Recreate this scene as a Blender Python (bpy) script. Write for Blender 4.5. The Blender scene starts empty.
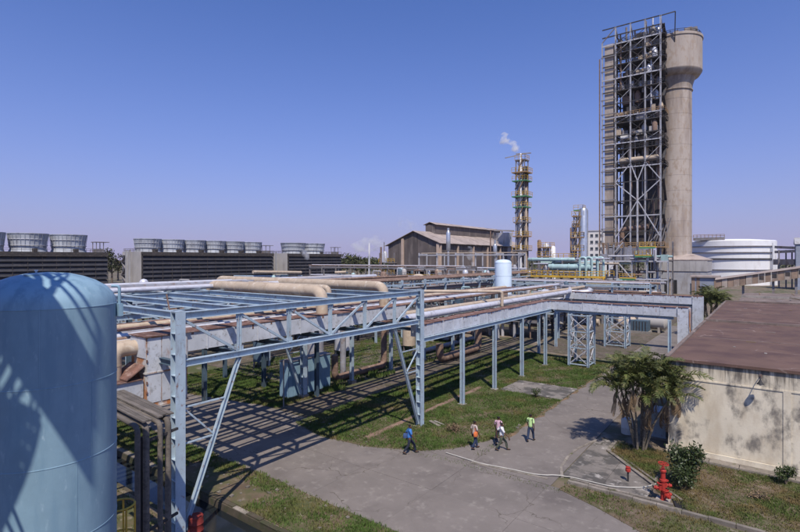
import bpy, bmesh, math, random
import numpy as np
from mathutils import Vector, Matrix, noise as mnoise
R = math.radians
random.seed(7)
scene = bpy.context.scene
COL = scene.collection

# ------------------------------------------------------------------ camera
TH = R(36.8)                       # heading: the plant's grid (X, Y) against the view direction
CAMZ = 11.5
cam_data = bpy.data.cameras.new('camera')
cam = bpy.data.objects.new('camera', cam_data)
COL.objects.link(cam)
cam.location = (0, 0, CAMZ)
cam.rotation_euler = (R(90), 0, TH)
cam_data.sensor_width = 36
cam_data.lens = 495 / 800 * 36
cam_data.shift_y = -7 / 800
cam_data.clip_end = 9000
cam_data.clip_start = 0.1
scene.camera = cam

# ------------------------------------------------------------------ sky, sun, exposure
SUN_EL = 56.0
SUN_AZ = (0.70, -0.714)            # horizontal direction towards the sun
w = bpy.data.worlds.new('World'); scene.world = w; w.use_nodes = True
nt = w.node_tree; nt.nodes.clear()
sky = nt.nodes.new('ShaderNodeTexSky'); sky.sky_type = 'NISHITA'; sky.sun_disc = False
sky.sun_elevation = R(SUN_EL); sky.sun_rotation = math.atan2(SUN_AZ[0], SUN_AZ[1])
sky.altitude = 0; sky.air_density = 1.0; sky.dust_density = 1.0; sky.ozone_density = 6.0
def wn(kind, **kw):
    n = nt.nodes.new(kind)
    for k_, v_ in kw.items(): setattr(n, k_, v_)
    return n
tint = wn('ShaderNodeMix', data_type='RGBA', blend_type='MULTIPLY'); tint.inputs[0].default_value = 1.0; tint.inputs[7].default_value = (0.57, 0.96, 1.58, 1)
tc = wn('ShaderNodeTexCoord'); sp = wn('ShaderNodeSeparateXYZ'); nt.links.new(tc.outputs['Generated'], sp.inputs[0])
mx = wn('ShaderNodeMath', operation='MAXIMUM'); nt.links.new(sp.outputs[2], mx.inputs[0]); mx.inputs[1].default_value = 0.0
dv = wn('ShaderNodeMath', operation='DIVIDE'); nt.links.new(mx.outputs[0], dv.inputs[0]); dv.inputs[1].default_value = -0.20
ex = wn('ShaderNodeMath', operation='EXPONENT'); nt.links.new(dv.outputs[0], ex.inputs[0])
hz = wn('ShaderNodeMix', data_type='RGBA'); nt.links.new(ex.outputs[0], hz.inputs[0]); hz.inputs[7].default_value = (4.7, 4.3, 6.9, 1)   # dusty lilac air low over the horizon, all round
bgn = nt.nodes.new('ShaderNodeBackground'); bgn.inputs[1].default_value = 0.094
wo = nt.nodes.new('ShaderNodeOutputWorld')
nt.links.new(sky.outputs[0], tint.inputs[6]); nt.links.new(tint.outputs[2], hz.inputs[6]); nt.links.new(hz.outputs[2], bgn.inputs[0]); nt.links.new(bgn.outputs[0], wo.inputs[0])
sd = bpy.data.lights.new('sun', 'SUN'); sd.energy = 5.0; sd.angle = R(0.53); sd.color = (1.0, 0.91, 0.78)
sun = bpy.data.objects.new('sun', sd); COL.objects.link(sun)
ce, se = math.cos(R(SUN_EL)), math.sin(R(SUN_EL))
sun.rotation_euler = Vector((-SUN_AZ[0] * ce, -SUN_AZ[1] * ce, -se)).to_track_quat('-Z', 'Y').to_euler()
sun.location = (0, 0, 120)
vs = scene.view_settings
vs.view_transform = 'Standard'; vs.look = 'None'; vs.exposure = 0.0; vs.gamma = 1.0; vs.use_curve_mapping = False
scene.render.engine = 'CYCLES'
scene.cycles.volume_bounces = 4

# ------------------------------------------------------------------ pixel -> place
FPX = 495.0; HPX = 259.0; cT, sT = math.cos(TH), math.sin(TH)
def W2(lat, f): return (lat * cT - f * sT, lat * sT + f * cT)
def G(px, py, z=0.0):              # point at height z seen at a pixel of the photograph
    f = (CAMZ - z) * FPX / (py - HPX); x, y = W2((px - 400) / FPX * f, f); return Vector((x, y, z))
def AT(px, py, f):                 # point at depth f
    x, y = W2((px - 400) / FPX * f, f); return Vector((x, y, CAMZ - (py - HPX) * f / FPX))
def ONX(px, X):
    a = (px - 400) / FPX; f = X / (a * cT - sT); return W2(a * f, f)[1]
def ONY(px, Y):
    a = (px - 400) / FPX; f = Y / (a * sT + cT); return W2(a * f, f)[0]

# ------------------------------------------------------------------ materials
MATS = {}
def mat(name, col, rough=0.65, metal=0.0, var=0.18, scale=0.8, col2=None, thr=0.58, soft=0.12, scale2=1.2, stretch=(1, 1, 1),
        col3=None, thr3=0.62, scale3=3.0, stretch3=(1, 1, 1), soft3=0.08, bump=0.0, bscale=12.0, objvar=0.08, spec=0.35, trans=0.0):
    m = bpy.data.materials.new(name); m.use_nodes = True; t = m.node_tree; N = t.nodes; L = t.links
    b = N['Principled BSDF']; b.inputs['Roughness'].default_value = rough; b.inputs['Metallic'].default_value = metal
    b.inputs['Specular IOR Level'].default_value = spec
    geo = N.new('ShaderNodeNewGeometry')
    def noise(sc, st, detail=6, off=0.0):
        mp = N.new('ShaderNodeMapping'); mp.inputs['Scale'].default_value = st; mp.inputs['Location'].default_value = (off, off * .7, off * 1.3)
        L.new(geo.outputs['Position'], mp.inputs['Vector'])
        n = N.new('ShaderNodeTexNoise'); n.inputs['Scale'].default_value = sc; n.inputs['Detail'].default_value = detail
        n.inputs['Roughness'].default_value = 0.62
        L.new(mp.outputs[0], n.inputs['Vector']); return n.outputs['Fac']
    def mixc(fac, a, bcol, mode='MIX'):
        x = N.new('ShaderNodeMix'); x.data_type = 'RGBA'; x.blend_type = mode
        if isinstance(fac, float): x.inputs[0].default_value = fac
        else: L.new(fac, x.inputs[0])
        if isinstance(a, tuple): x.inputs[6].default_value = (*a, 1)
        else: L.new(a, x.inputs[6])
        if isinstance(bcol, tuple): x.inputs[7].default_value = (*bcol, 1)
        else: L.new(bcol, x.inputs[7])
        return x.outputs[2]
    def ramp(src, lo, hi):
        r = N.new('ShaderNodeMapRange'); r.interpolation_type = 'SMOOTHSTEP'
        r.inputs['From Min'].default_value = lo; r.inputs['From Max'].default_value = hi; L.new(src, r.inputs['Value']); return r.outputs[0]
    # large, soft variation
    v = N.new('ShaderNodeMapRange'); L.new(noise(scale, (1, 1, 1), 8), v.inputs['Value'])
    v.inputs['From Min'].default_value = .25; v.inputs['From Max'].default_value = .75
    v.inputs['To Min'].default_value = 1 - var * 1.4; v.inputs['To Max'].default_value = 1 + var
    oi = N.new('ShaderNodeObjectInfo'); ov = N.new('ShaderNodeMapRange'); L.new(oi.outputs['Random'], ov.inputs['Value'])
    ov.inputs['To Min'].default_value = 1 - objvar; ov.inputs['To Max'].default_value = 1 + objvar
    mul = N.new('ShaderNodeMath'); mul.operation = 'MULTIPLY'; L.new(v.outputs[0], mul.inputs[0]); L.new(ov.outputs[0], mul.inputs[1])
    cc = N.new('ShaderNodeCombineColor'); 
    for i in range(3): L.new(mul.outputs[0], cc.inputs[i])
    c = mixc(1.0, tuple(col), cc.outputs[0], 'MULTIPLY')
    if col2: c = mixc(ramp(noise(scale2, stretch, 9, 3.7), thr - soft, thr + soft), c, tuple(col2))
    if col3: c = mixc(ramp(noise(scale3, stretch3, 9, 11.3), thr3 - soft3, thr3 + soft3), c, tuple(col3))
    L.new(c, b.inputs['Base Color'])
    if bump:
        bp = N.new('ShaderNodeBump'); bp.inputs['Strength'].default_value = bump; bp.inputs['Distance'].default_value = 0.03
        L.new(noise(bscale, (1, 1, 1), 8, 5.0), bp.inputs['Height']); L.new(bp.outputs[0], b.inputs['Normal'])
    MATS[name] = m; return m

RUST = (0.20, 0.075, 0.035)
M = {}
M['blue_steel'] = mat('blue_steel', (0.345, 0.43, 0.505), .55, var=.14, scale=1.5, col2=(0.22, 0.22, 0.24), thr=.66, scale2=3, stretch=(1, 1, .3), col3=RUST, thr3=.65, scale3=5)
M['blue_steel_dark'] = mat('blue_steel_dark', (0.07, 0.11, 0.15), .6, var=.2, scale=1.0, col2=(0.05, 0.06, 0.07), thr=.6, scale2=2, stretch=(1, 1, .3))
M['tank_blue'] = mat('tank_blue', (0.215, 0.335, 0.425), .5, var=.10, scale=1.2, col2=(0.165, 0.27, 0.355), thr=.56, soft=.1, scale2=1.6, stretch=(2.2, 2.2, .35), col3=(0.27, 0.38, 0.46), thr3=.66, scale3=6, stretch3=(1.5, 1.5, .5), bump=.06, bscale=5)
M['duct'] = mat('duct', (0.50, 0.52, 0.56), .6, var=.14, scale=1.3, col2=(0.30, 0.15, 0.08), thr=.68, soft=.06, scale2=2.2, stretch=(1.6, 1.6, .35), col3=(0.33, 0.33, 0.34), thr3=.6, scale3=4)
M['duct_rust'] = mat('duct_rust', (0.52, 0.50, 0.48), .65, var=.15, scale=1.3, col2=(0.36, 0.15, 0.06), thr=.50, soft=.1, scale2=1.6, stretch=(1.4, 1.4, .6), col3=(0.12, 0.06, 0.04), thr3=.64, scale3=5)
M['rust_lid'] = mat('rust_lid', (0.175, 0.092, 0.070), .85, var=.35, scale=2.5, col2=(0.34, 0.25, 0.22), thr=.60, scale2=2.5, col3=(0.08, 0.045, 0.04), thr3=.62, scale3=3.5, bump=.2, objvar=.25)
M['beige'] = mat('beige', (0.44, 0.355, 0.27), .7, var=.16, scale=.9, col2=(0.30, 0.22, 0.16), thr=.62, scale2=2, col3=(0.52, 0.45, 0.37), thr3=.62, scale3=3, bump=.12, bscale=6)
M['clad'] = mat('clad', (0.60, 0.60, 0.64), .42, .25, var=.12, scale=1.0, col2=(0.38, 0.37, 0.38), thr=.62, scale2=2.2, bump=.05)
M['grey_pipe'] = mat('grey_pipe', (0.30, 0.30, 0.33), .5, .2, var=.2, col2=(0.22, 0.14, 0.10), thr=.62, scale2=2.5)
M['brown_pipe'] = mat('brown_pipe', (0.20, 0.13, 0.10), .75, var=.25, col2=(0.30, 0.22, 0.17), thr=.6, scale2=2.5)
M['dark_pipe'] = mat('dark_pipe', (0.075, 0.072, 0.078), .6, var=.25, col2=(0.14, 0.10, 0.08), thr=.6, scale2=2.5)
M['silver'] = mat('silver', (0.55, 0.56, 0.58), .35, .7, var=.15)
M['old_wood'] = mat('old_wood', (0.15, 0.13, 0.115), .9, var=.3, scale=2, col2=(0.09, 0.08, 0.07), thr=.55, scale2=3, stretch=(.3, 3, 3), objvar=.2)
M['ditch_lining'] = mat('ditch_lining', (0.085, 0.068, 0.05), .95, var=.3, scale=1.2, col2=(0.05, 0.055, 0.025), thr=.52, scale2=1.4, bump=.4)
M['old_red'] = mat('old_red', (0.20, 0.028, 0.022), .7, var=.3, scale=5)
M['white_paint'] = mat('white_paint', (0.74, 0.74, 0.76), .5, var=.06, scale=.3, col2=(0.60, 0.58, 0.58), thr=.66, scale2=.5, stretch=(1, 1, .2), objvar=.03)
M['vessel_white'] = mat('vessel_white', (0.56, 0.66, 0.76), .5, var=.07, scale=.5, col2=(0.48, 0.56, 0.64), thr=.62, scale2=.8, stretch=(1, 1, .25))
M['teal'] = mat('teal', (0.34, 0.47, 0.47), .5, var=.15, scale=.8, col2=(0.24, 0.30, 0.30), thr=.63, scale2=1.5)
M['yellow'] = mat('yellow', (0.58, 0.36, 0.045), .6, var=.2, col2=(0.28, 0.17, 0.06), thr=.6, scale2=2, objvar=.15)
M['green_paint'] = mat('green_paint', (0.08, 0.24, 0.12), .6, var=.15)
M['red_paint'] = mat('red_paint', (0.37, 0.030, 0.022), .68, var=.18, scale=4, col2=(0.24, 0.03, 0.02), thr=.64, scale2=9, objvar=.05)
M['steel'] = mat('steel', (0.22, 0.21, 0.22), .6, .1, var=.2, col2=(0.20, 0.13, 0.10), thr=.6, scale2=.8)
M['steel_light'] = mat('steel_light', (0.46, 0.46, 0.49), .55, .1, var=.15, col2=(0.28, 0.22, 0.19), thr=.64, scale2=.8)
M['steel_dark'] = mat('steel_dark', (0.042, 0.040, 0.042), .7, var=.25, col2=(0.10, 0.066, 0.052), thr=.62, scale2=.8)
M['ochre_steel'] = mat('ochre_steel', (0.36, 0.23, 0.12), .7, var=.2, col2=(0.20, 0.14, 0.10), thr=.58, scale2=.8)
M['black'] = mat('black', (0.02, 0.02, 0.022), .7)
M['tower_conc'] = mat('tower_conc', (0.40, 0.345, 0.305), .85, var=.10, scale=.12, col2=(0.22, 0.175, 0.15), thr=.57, soft=.12, scale2=.30, stretch=(1, 1, .12), col3=(0.33, 0.265, 0.215), thr3=.56, scale3=.9, stretch3=(1, 1, .5), bump=.1, bscale=2, objvar=.04)
M['conc'] = mat('conc', (0.30, 0.27, 0.245), .9, var=.2, scale=.6, col2=(0.16, 0.145, 0.13), thr=.58, scale2=1.2, col3=(0.38, 0.35, 0.32), thr3=.64, scale3=3, bump=.25, bscale=8, objvar=.12)
M['conc_light'] = mat('conc_light', (0.40, 0.38, 0.37), .85, var=.12, scale=.2, col2=(0.27, 0.25, 0.24), thr=.6, scale2=.3, stretch=(1, 1, .25))
M['louvre'] = mat('louvre', (0.032, 0.032, 0.040), .75, var=.25, scale=.3, col2=(0.055, 0.05, 0.052), thr=.62, scale2=.5)
M['louvre_back'] = mat('louvre_back', (0.02, 0.02, 0.024), .9)
M['stack'] = mat('stack', (0.40, 0.425, 0.47), .55, var=.14, scale=.3, col2=(0.24, 0.25, 0.28), thr=.57, scale2=.5, stretch=(1, 1, .25), objvar=.16)
M['timber'] = mat('timber', (0.052, 0.046, 0.044), .85, var=.25, scale=.6, col2=(0.10, 0.08, 0.07), thr=.58, scale2=1.5)
M['shed_wall'] = mat('shed_wall', (0.115, 0.095, 0.090), .8, var=.18, scale=.25, col2=(0.20, 0.17, 0.155), thr=.60, scale2=.35, stretch=(1.6, 1.6, .3), col3=(0.085, 0.07, 0.066), thr3=.6, scale3=.8, stretch3=(1, 1, .3), objvar=.25)
M['shed_roof'] = mat('shed_roof', (0.36, 0.30, 0.27), .75, var=.16, scale=.25, col2=(0.23, 0.18, 0.16), thr=.58, scale2=.5, objvar=.12)
M['shed_post'] = mat('shed_post', (0.50, 0.38, 0.30), .8, var=.15)
M['gallery'] = mat('gallery', (0.40, 0.34, 0.29), .8, var=.18, scale=.4, col2=(0.25, 0.18, 0.14), thr=.58, scale2=.7, stretch=(1, 1, .3), objvar=.14)
M['gallery_b'] = mat('gallery_b', (0.28, 0.20, 0.15), .8, var=.2, objvar=.14)
M['grey_clad'] = mat('grey_clad', (0.36, 0.36, 0.38), .7, var=.12, scale=.4, col2=(0.25, 0.23, 0.22), thr=.58, scale2=.7, stretch=(1, 1, .2), objvar=.1)
M['blue_clad'] = mat('blue_clad', (0.28, 0.31, 0.38), .7, var=.15, objvar=.1)
M['bldg_white'] = mat('bldg_white', (0.72, 0.69, 0.66), .8, var=.06, scale=.2)
M['window_dark'] = mat('window_dark', (0.06, 0.07, 0.085), .25, var=.1)
M['red_roof'] = mat('red_roof', (0.128, 0.078, 0.062), .92, var=.16, scale=.35, col2=(0.085, 0.050, 0.046), thr=.55, soft=.15, scale2=.5, col3=(0.21, 0.145, 0.125), thr3=.70, soft3=.04, scale3=1.6, bump=.3, bscale=7, objvar=.05)
M['old_roof'] = mat('old_roof', (0.20, 0.155, 0.135), .92, var=.25, scale=.4, col2=(0.11, 0.085, 0.075), thr=.56, scale2=.6, col3=(0.30, 0.26, 0.23), thr3=.64, scale3=1.2, bump=.3)
M['soil'] = mat('soil', (0.135, 0.098, 0.066), .95, var=.3, scale=.5, col2=(0.075, 0.08, 0.032), thr=.53, soft=.1, scale2=.5, col3=(0.20, 0.165, 0.125), thr3=.62, scale3=2.2, bump=.4, bscale=6, objvar=0)
M['ground'] = mat('ground', (0.165, 0.125, 0.092), .95, var=.3, scale=.12, col2=(0.070, 0.080, 0.030), thr=.53, soft=.08, scale2=.11, col3=(0.22, 0.19, 0.16), thr3=.6, scale3=.6, bump=.3, bscale=3, objvar=0)
M['road'] = mat('road', (0.180, 0.157, 0.143), .9, var=.16, scale=.35, col2=(0.125, 0.108, 0.100), thr=.57, soft=.13, scale2=.30, col3=(0.23, 0.205, 0.185), thr3=.63, soft3=.1, scale3=2.2, bump=.2, bscale=14, objvar=.04)
M['dirt_track'] = mat('dirt_track', (0.110, 0.087, 0.070), .95, var=.3, scale=.7, col2=(0.075, 0.07, 0.04), thr=.55, scale2=.9, col3=(0.20, 0.17, 0.145), thr3=.62, scale3=2.5, bump=.4, objvar=.12)
M['road_joint'] = mat('road_joint', (0.085, 0.074, 0.060), .95, var=.4, scale=1.5, col2=(0.07, 0.075, 0.03), thr=.58, scale2=.7)
M['kerb'] = mat('kerb', (0.235, 0.205, 0.175), .9, var=.25, scale=1.5, col2=(0.15, 0.13, 0.11), thr=.55, scale2=2.5, col3=(0.10, 0.10, 0.05), thr3=.63, scale3=2, bump=.3, objvar=.2)
M['pad'] = mat('pad', (0.20, 0.178, 0.16), .9, var=.2, scale=.6, col2=(0.085, 0.078, 0.072), thr=.50, soft=.06, scale2=.9, col3=(0.42, 0.39, 0.36), thr3=.64, scale3=1.4, bump=.25, objvar=.1)
M['grass'] = mat('grass', (0.074, 0.122, 0.027), .8, var=.35, scale=.7, col2=(0.155, 0.125, 0.050), thr=.58, soft=.12, scale2=.45, col3=(0.052, 0.080, 0.020), thr3=.58, scale3=2.0, objvar=.04, spec=.2)
M['dry_grass'] = mat('dry_grass', (0.160, 0.118, 0.050), .85, var=.3, scale=.8, col2=(0.075, 0.105, 0.026), thr=.47, soft=.1, scale2=.55, objvar=0, spec=.2)
M['leaf'] = mat('leaf', (0.072, 0.092, 0.022), .6, var=.45, scale=1.8, col2=(0.16, 0.14, 0.045), thr=.58, scale2=5, objvar=.25, spec=.4)
M['bush_leaf'] = mat('bush_leaf', (0.040, 0.062, 0.018), .5, var=.5, scale=4, col2=(0.085, 0.10, 0.03), thr=.6, scale2=9, objvar=.1, spec=.5)
M['dead_leaf'] = mat('dead_leaf', (0.20, 0.14, 0.085), .8, var=.3, scale=2, objvar=.25)
M['far_leaf'] = mat('far_leaf', (0.055, 0.065, 0.028), .8, var=.45, scale=.25, col2=(0.09, 0.085, 0.045), thr=.56, scale2=.4, objvar=.25, spec=.1)
M['bark'] = mat('bark', (0.16, 0.12, 0.09), .9, var=.3, scale=3, objvar=.15)
M['palm_stem'] = mat('palm_stem', (0.14, 0.115, 0.085), .85, var=.3, scale=3, col2=(0.22, 0.19, 0.15), thr=.55, scale2=5, stretch=(1, 1, 3), objvar=.2)
M['water'] = mat('water', (0.012, 0.016, 0.020), .08, var=.1, spec=.5, bump=.04, bscale=4)
M['skin'] = mat('skin', (0.115, 0.058, 0.036), .55, var=.06, objvar=.12)
M['hair'] = mat('hair', (0.012, 0.010, 0.009), .6, var=.1)
M['eye'] = mat('eye', (0.5, 0.48, 0.46), .3, var=.02)
M['shoe'] = mat('shoe', (0.025, 0.02, 0.018), .5)
M['plastic_white'] = mat('plastic_white', (0.62, 0.62, 0.60), .5, var=.08)
M['hose'] = mat('hose', (0.46, 0.44, 0.40), .6, var=.15, scale=2)

def wall_material():
    m = mat('stained_wall', (0.70, 0.63, 0.50), .92, var=.10, scale=.5, col2=(0.55, 0.475, 0.36), thr=.55, soft=.12, scale2=.9,
            stretch=(1.4, 1.4, .5), col3=(0.20, 0.18, 0.155), thr3=.575, soft3=.10, scale3=.95, stretch3=(1.3, 1.3, .8), bump=.25, bscale=9, objvar=.03)
    t = m.node_tree; N = t.nodes; L = t.links; b = N['Principled BSDF']
    src = b.inputs['Base Color'].links[0].from_socket
    geo = N.new('ShaderNodeNewGeometry'); mp = N.new('ShaderNodeMapping'); mp.inputs['Scale'].default_value = (3.2, 3.2, .16)
    L.new(geo.outputs['Position'], mp.inputs['Vector'])
    n = N.new('ShaderNodeTexNoise'); n.inputs['Scale'].default_value = 1.5; n.inputs['Detail'].default_value = 8; n.inputs['Roughness'].default_value = .7
    L.new(mp.outputs[0], n.inputs['Vector'])
    sx = N.new('ShaderNodeSeparateXYZ'); L.new(geo.outputs['Position'], sx.inputs[0])
    zr = N.new('ShaderNodeMapRange'); zr.inputs['From Min'].default_value = 3.4; zr.inputs['From Max'].default_value = 5.6
    zr.inputs['To Min'].default_value = -.20; zr.inputs['To Max'].default_value = .23; L.new(sx.outputs[2], zr.inputs['Value'])
    ad = N.new('ShaderNodeMath'); ad.operation = 'ADD'; L.new(n.outputs['Fac'], ad.inputs[0]); L.new(zr.outputs[0], ad.inputs[1])
    mr = N.new('ShaderNodeMapRange'); mr.interpolation_type = 'SMOOTHSTEP'; mr.inputs['From Min'].default_value = .52; mr.inputs['From Max'].default_value = .74
    mr.inputs['To Max'].default_value = .85
    L.new(ad.outputs[0], mr.inputs['Value'])
    x = N.new('ShaderNodeMix'); x.data_type = 'RGBA'; L.new(mr.outputs[0], x.inputs[0]); L.new(src, x.inputs[6]); x.inputs[7].default_value = (0.11, 0.095, 0.08, 1)
    L.new(x.outputs[2], b.inputs['Base Color']); return m
M['wall'] = wall_material()
def crack(m, scale, wd, col):                     # hairline cracks, broken up by noise
    t = m.node_tree; N = t.nodes; L = t.links; b = N['Principled BSDF']; src = b.inputs['Base Color'].links[0].from_socket
    geo = N.new('ShaderNodeNewGeometry'); nz = N.new('ShaderNodeTexNoise'); nz.inputs['Scale'].default_value = 1.1; nz.inputs['Detail'].default_value = 6; L.new(geo.outputs['Position'], nz.inputs['Vector'])
    vm = N.new('ShaderNodeVectorMath'); vm.operation = 'MULTIPLY_ADD'; L.new(nz.outputs['Color'], vm.inputs[0]); vm.inputs[1].default_value = (1.1, 1.1, 1.1); L.new(geo.outputs['Position'], vm.inputs[2])
    vo = N.new('ShaderNodeTexVoronoi'); vo.feature = 'DISTANCE_TO_EDGE'; vo.inputs['Scale'].default_value = scale; L.new(vm.outputs[0], vo.inputs['Vector'])
    r1 = N.new('ShaderNodeMapRange'); r1.inputs['From Min'].default_value = wd; r1.inputs['From Max'].default_value = wd * .3; L.new(vo.outputs['Distance'], r1.inputs['Value'])
    n2 = N.new('ShaderNodeTexNoise'); n2.inputs['Scale'].default_value = .35; L.new(geo.outputs['Position'], n2.inputs['Vector']); r2 = N.new('ShaderNodeMapRange'); r2.inputs['From Min'].default_value = .48; r2.inputs['From Max'].default_value = .58; L.new(n2.outputs['Fac'], r2.inputs['Value'])
    mu = N.new('ShaderNodeMath'); mu.operation = 'MULTIPLY'; L.new(r1.outputs[0], mu.inputs[0]); L.new(r2.outputs[0], mu.inputs[1])
    x = N.new('ShaderNodeMix'); x.data_type = 'RGBA'; L.new(mu.outputs[0], x.inputs[0]); L.new(src, x.inputs[6]); x.inputs[7].default_value = (*col, 1); L.new(x.outputs[2], b.inputs['Base Color'])
M['orange_soil'] = mat('orange_soil', (0.20, 0.13, 0.08), .95, var=.35, scale=1.5, col2=(0.10, 0.085, 0.05), thr=.53, scale2=1.5, bump=.4)
crack(M['road'], .28, .007, (0.10, 0.085, 0.072)); crack(M['red_roof'], .22, .010, (0.24, 0.18, 0.155)); crack(M['pad'], .5, .02, (0.07, 0.065, 0.05))
def cloth(name, col, col2=None):
    m = mat('cloth_' + name, col, .85, var=.12, scale=6, col2=col2, thr=.55, scale2=14, objvar=0, bump=.2, bscale=14); return m

# ------------------------------------------------------------------ mesh builder
def basis(d):
    d = Vector(d).normalized(); up = Vector((0, 0, 1))
    if abs(d.z) > .99: up = Vector((0, 1, 0))
    s = d.cross(up).normalized(); u = s.cross(d).normalized(); return d, s, u
class MB:
    def __init__(self): self.v = []; self.f = []
    def add(self, vs, fs):
        o = len(self.v); self.v += [Vector(p) for p in vs]; self.f += [tuple(i + o for i in q) for q in fs]; return self
    def box(self, x0, x1, y0, y1, z0, z1):
        x0, x1 = sorted((x0, x1)); y0, y1 = sorted((y0, y1)); z0, z1 = sorted((z0, z1))
        return self.add([(x0, y0, z0), (x1, y0, z0), (x1, y1, z0), (x0, y1, z0), (x0, y0, z1), (x1, y0, z1), (x1, y1, z1), (x0, y1, z1)],
                 [(3, 2, 1, 0), (4, 5, 6, 7), (0, 1, 5, 4), (1, 2, 6, 5), (2, 3, 7, 6), (3, 0, 4, 7)])
    def beam(self, p, q, wd, h=None, off=(0, 0)):
        h = h or wd; p = Vector(p); q = Vector(q); d, s, u = basis(q - p); o = s * off[0] + u * off[1]
        a = s * (wd / 2); b = u * (h / 2); p = p + o; q = q + o
        return self.add([p - a - b, p + a - b, p + a + b, p - a + b, q - a - b, q + a - b, q + a + b, q - a + b],
                 [(0, 1, 2, 3), (7, 6, 5, 4), (4, 5, 1, 0), (5, 6, 2, 1), (6, 7, 3, 2), (7, 4, 0, 3)])
    def ibeam(self, p, q, wd, h, t=.02):
        self.beam(p, q, wd, t, (0, h / 2 - t / 2)); self.beam(p, q, wd, t, (0, -h / 2 + t / 2)); return self.beam(p, q, t, h - 2 * t)
    def hcol(self, x, y, z0, z1, dx, wy, t=.03, stiff=0):      # upright H section, flanges normal to X
        self.box(x + dx / 2 - t, x + dx / 2, y - wy / 2, y + wy / 2, z0, z1); self.box(x - dx / 2, x - dx / 2 + t, y - wy / 2, y + wy / 2, z0, z1)
        self.box(x - dx / 2 + t, x + dx / 2 - t, y - t / 2, y + t / 2, z0, z1)
        if stiff:
            z = z1 - .02
            while z > z0 + .3:
                self.box(x - dx / 2 + t, x + dx / 2 - t, y - wy / 2 + .01, y - t / 2, z - .02, z); self.box(x - dx / 2 + t, x + dx / 2 - t, y + t / 2, y + wy / 2 - .01, z - .02, z); z -= stiff
        return self
    def tube(self, pts, r, n=12, cap=True):
        pts = [Vector(p) for p in pts]; k = len(pts); rr = r if isinstance(r, (list, tuple)) else [r] * k
        o = len(self.v); d, s, u = basis(pts[1] - pts[0])
        for i, p in enumerate(pts):
            t = (pts[min(i + 1, k - 1)] - pts[max(i - 1, 0)]).normalized()
            if i: 
                s = (s - t * s.dot(t)).normalized(); u = s.cross(t).normalized()
            m = 1.0
            if 0 < i < k - 1:
                a = (pts[i] - pts[i - 1]).normalized(); c = max(.5, a.dot(t)); m = 1 / c if c > .9 else 1.0
            for j in range(n):
                an = 2 * math.pi * j / n; self.v.append(p + (s * math.cos(an) + u * math.sin(an)) * rr[i] * m)
        for i in range(k - 1):
            for j in range(n):
                a = o + i * n + j; b = o + i * n + (j + 1) % n; self.f.append((a, a + n, b + n, b))
        if cap: self.f.append(tuple(o + j for j in range(n))); self.f.append(tuple(o + (k - 1) * n + j for j in reversed(range(n))))
        return self
    def lathe(self, c, prof, n=24, cap=True):
        c = Vector(c); o = len(self.v); k = len(prof)
        for r_, z in prof:
            for j in range(n):
                an = 2 * math.pi * j / n; self.v.append(c + Vector((r_ * math.cos(an), r_ * math.sin(an), z)))
        for i in range(k - 1):
            for j in range(n):
                a = o + i * n + j; b = o + i * n + (j + 1) % n; self.f.append((a, b, b + n, a + n))
        if cap: self.f.append(tuple(o + j for j in reversed(range(n)))); self.f.append(tuple(o + (k - 1) * n + j for j in range(n)))
        return self
    def prism(self, poly, z0, z1):
        n = len(poly); self_o = [(x, y, z0) for x, y in poly] + [(x, y, z1) for x, y in poly]
        return self.add(self_o, [tuple(reversed(range(n))), tuple(range(n, 2 * n))] + [(i, (i + 1) % n, (i + 1) % n + n, i + n) for i in range(n)])
    def build(self, name, m, parent=None, smooth=False):
        me = bpy.data.meshes.new(name); org = Vector(parent['_o']) if parent is not None and '_o' in parent else Vector((0, 0, 0))
        me.from_pydata([tuple(p - org) for p in self.v], [], self.f); me.materials.append(M[m] if isinstance(m, str) else m)
        if smooth:
            me.polygons.foreach_set('use_smooth', [True] * len(me.polygons)); me.set_sharp_from_angle(angle=R(38))
        me.update()
        o = bpy.data.objects.new(name, me); COL.objects.link(o)
        if parent is not None: o.parent = parent; o['_o'] = tuple(org)
        return o
def fillet(pts, rad, k=6):
    pts = [Vector(p) for p in pts]; out = [pts[0]]
    for i in range(1, len(pts) - 1):
        a = (pts[i - 1] - pts[i]); b = (pts[i + 1] - pts[i]); r_ = min(rad, a.length * .49, b.length * .49); a.normalize(); b.normalize()
        p0 = pts[i] + a * r_; p1 = pts[i] + b * r_
        for j in range(k + 1):
            t = j / k; out.append(p0 * (1 - t) ** 2 + pts[i] * (2 * t * (1 - t)) + p1 * t ** 2)
    out.append(pts[-1]); return out
def tag(o, label, cat, group=None, kind=None):
    if label: o['label'] = label
    if cat: o['category'] = cat
    if group: o['group'] = group
    if kind: o['kind'] = kind
    return o
def thing(name, loc, label, cat, group=None):
    e = bpy.data.objects.new(name, None); COL.objects.link(e); e.location = loc; e['_o'] = tuple(loc); e.empty_display_size = .3
    return tag(e, label, cat, group)
def structure(name, mb, m):
    o = mb.build(name, m); o['kind'] = 'structure'; return o
def copy_part(src, parent, loc=None, rot=None, scale=None):
    c = src.copy(); COL.objects.link(c); c.parent = parent
    if loc is not None: c.location = loc
    if rot is not None: c.rotation_euler = rot
    if scale is not None: c.scale = scale
    return c
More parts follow.
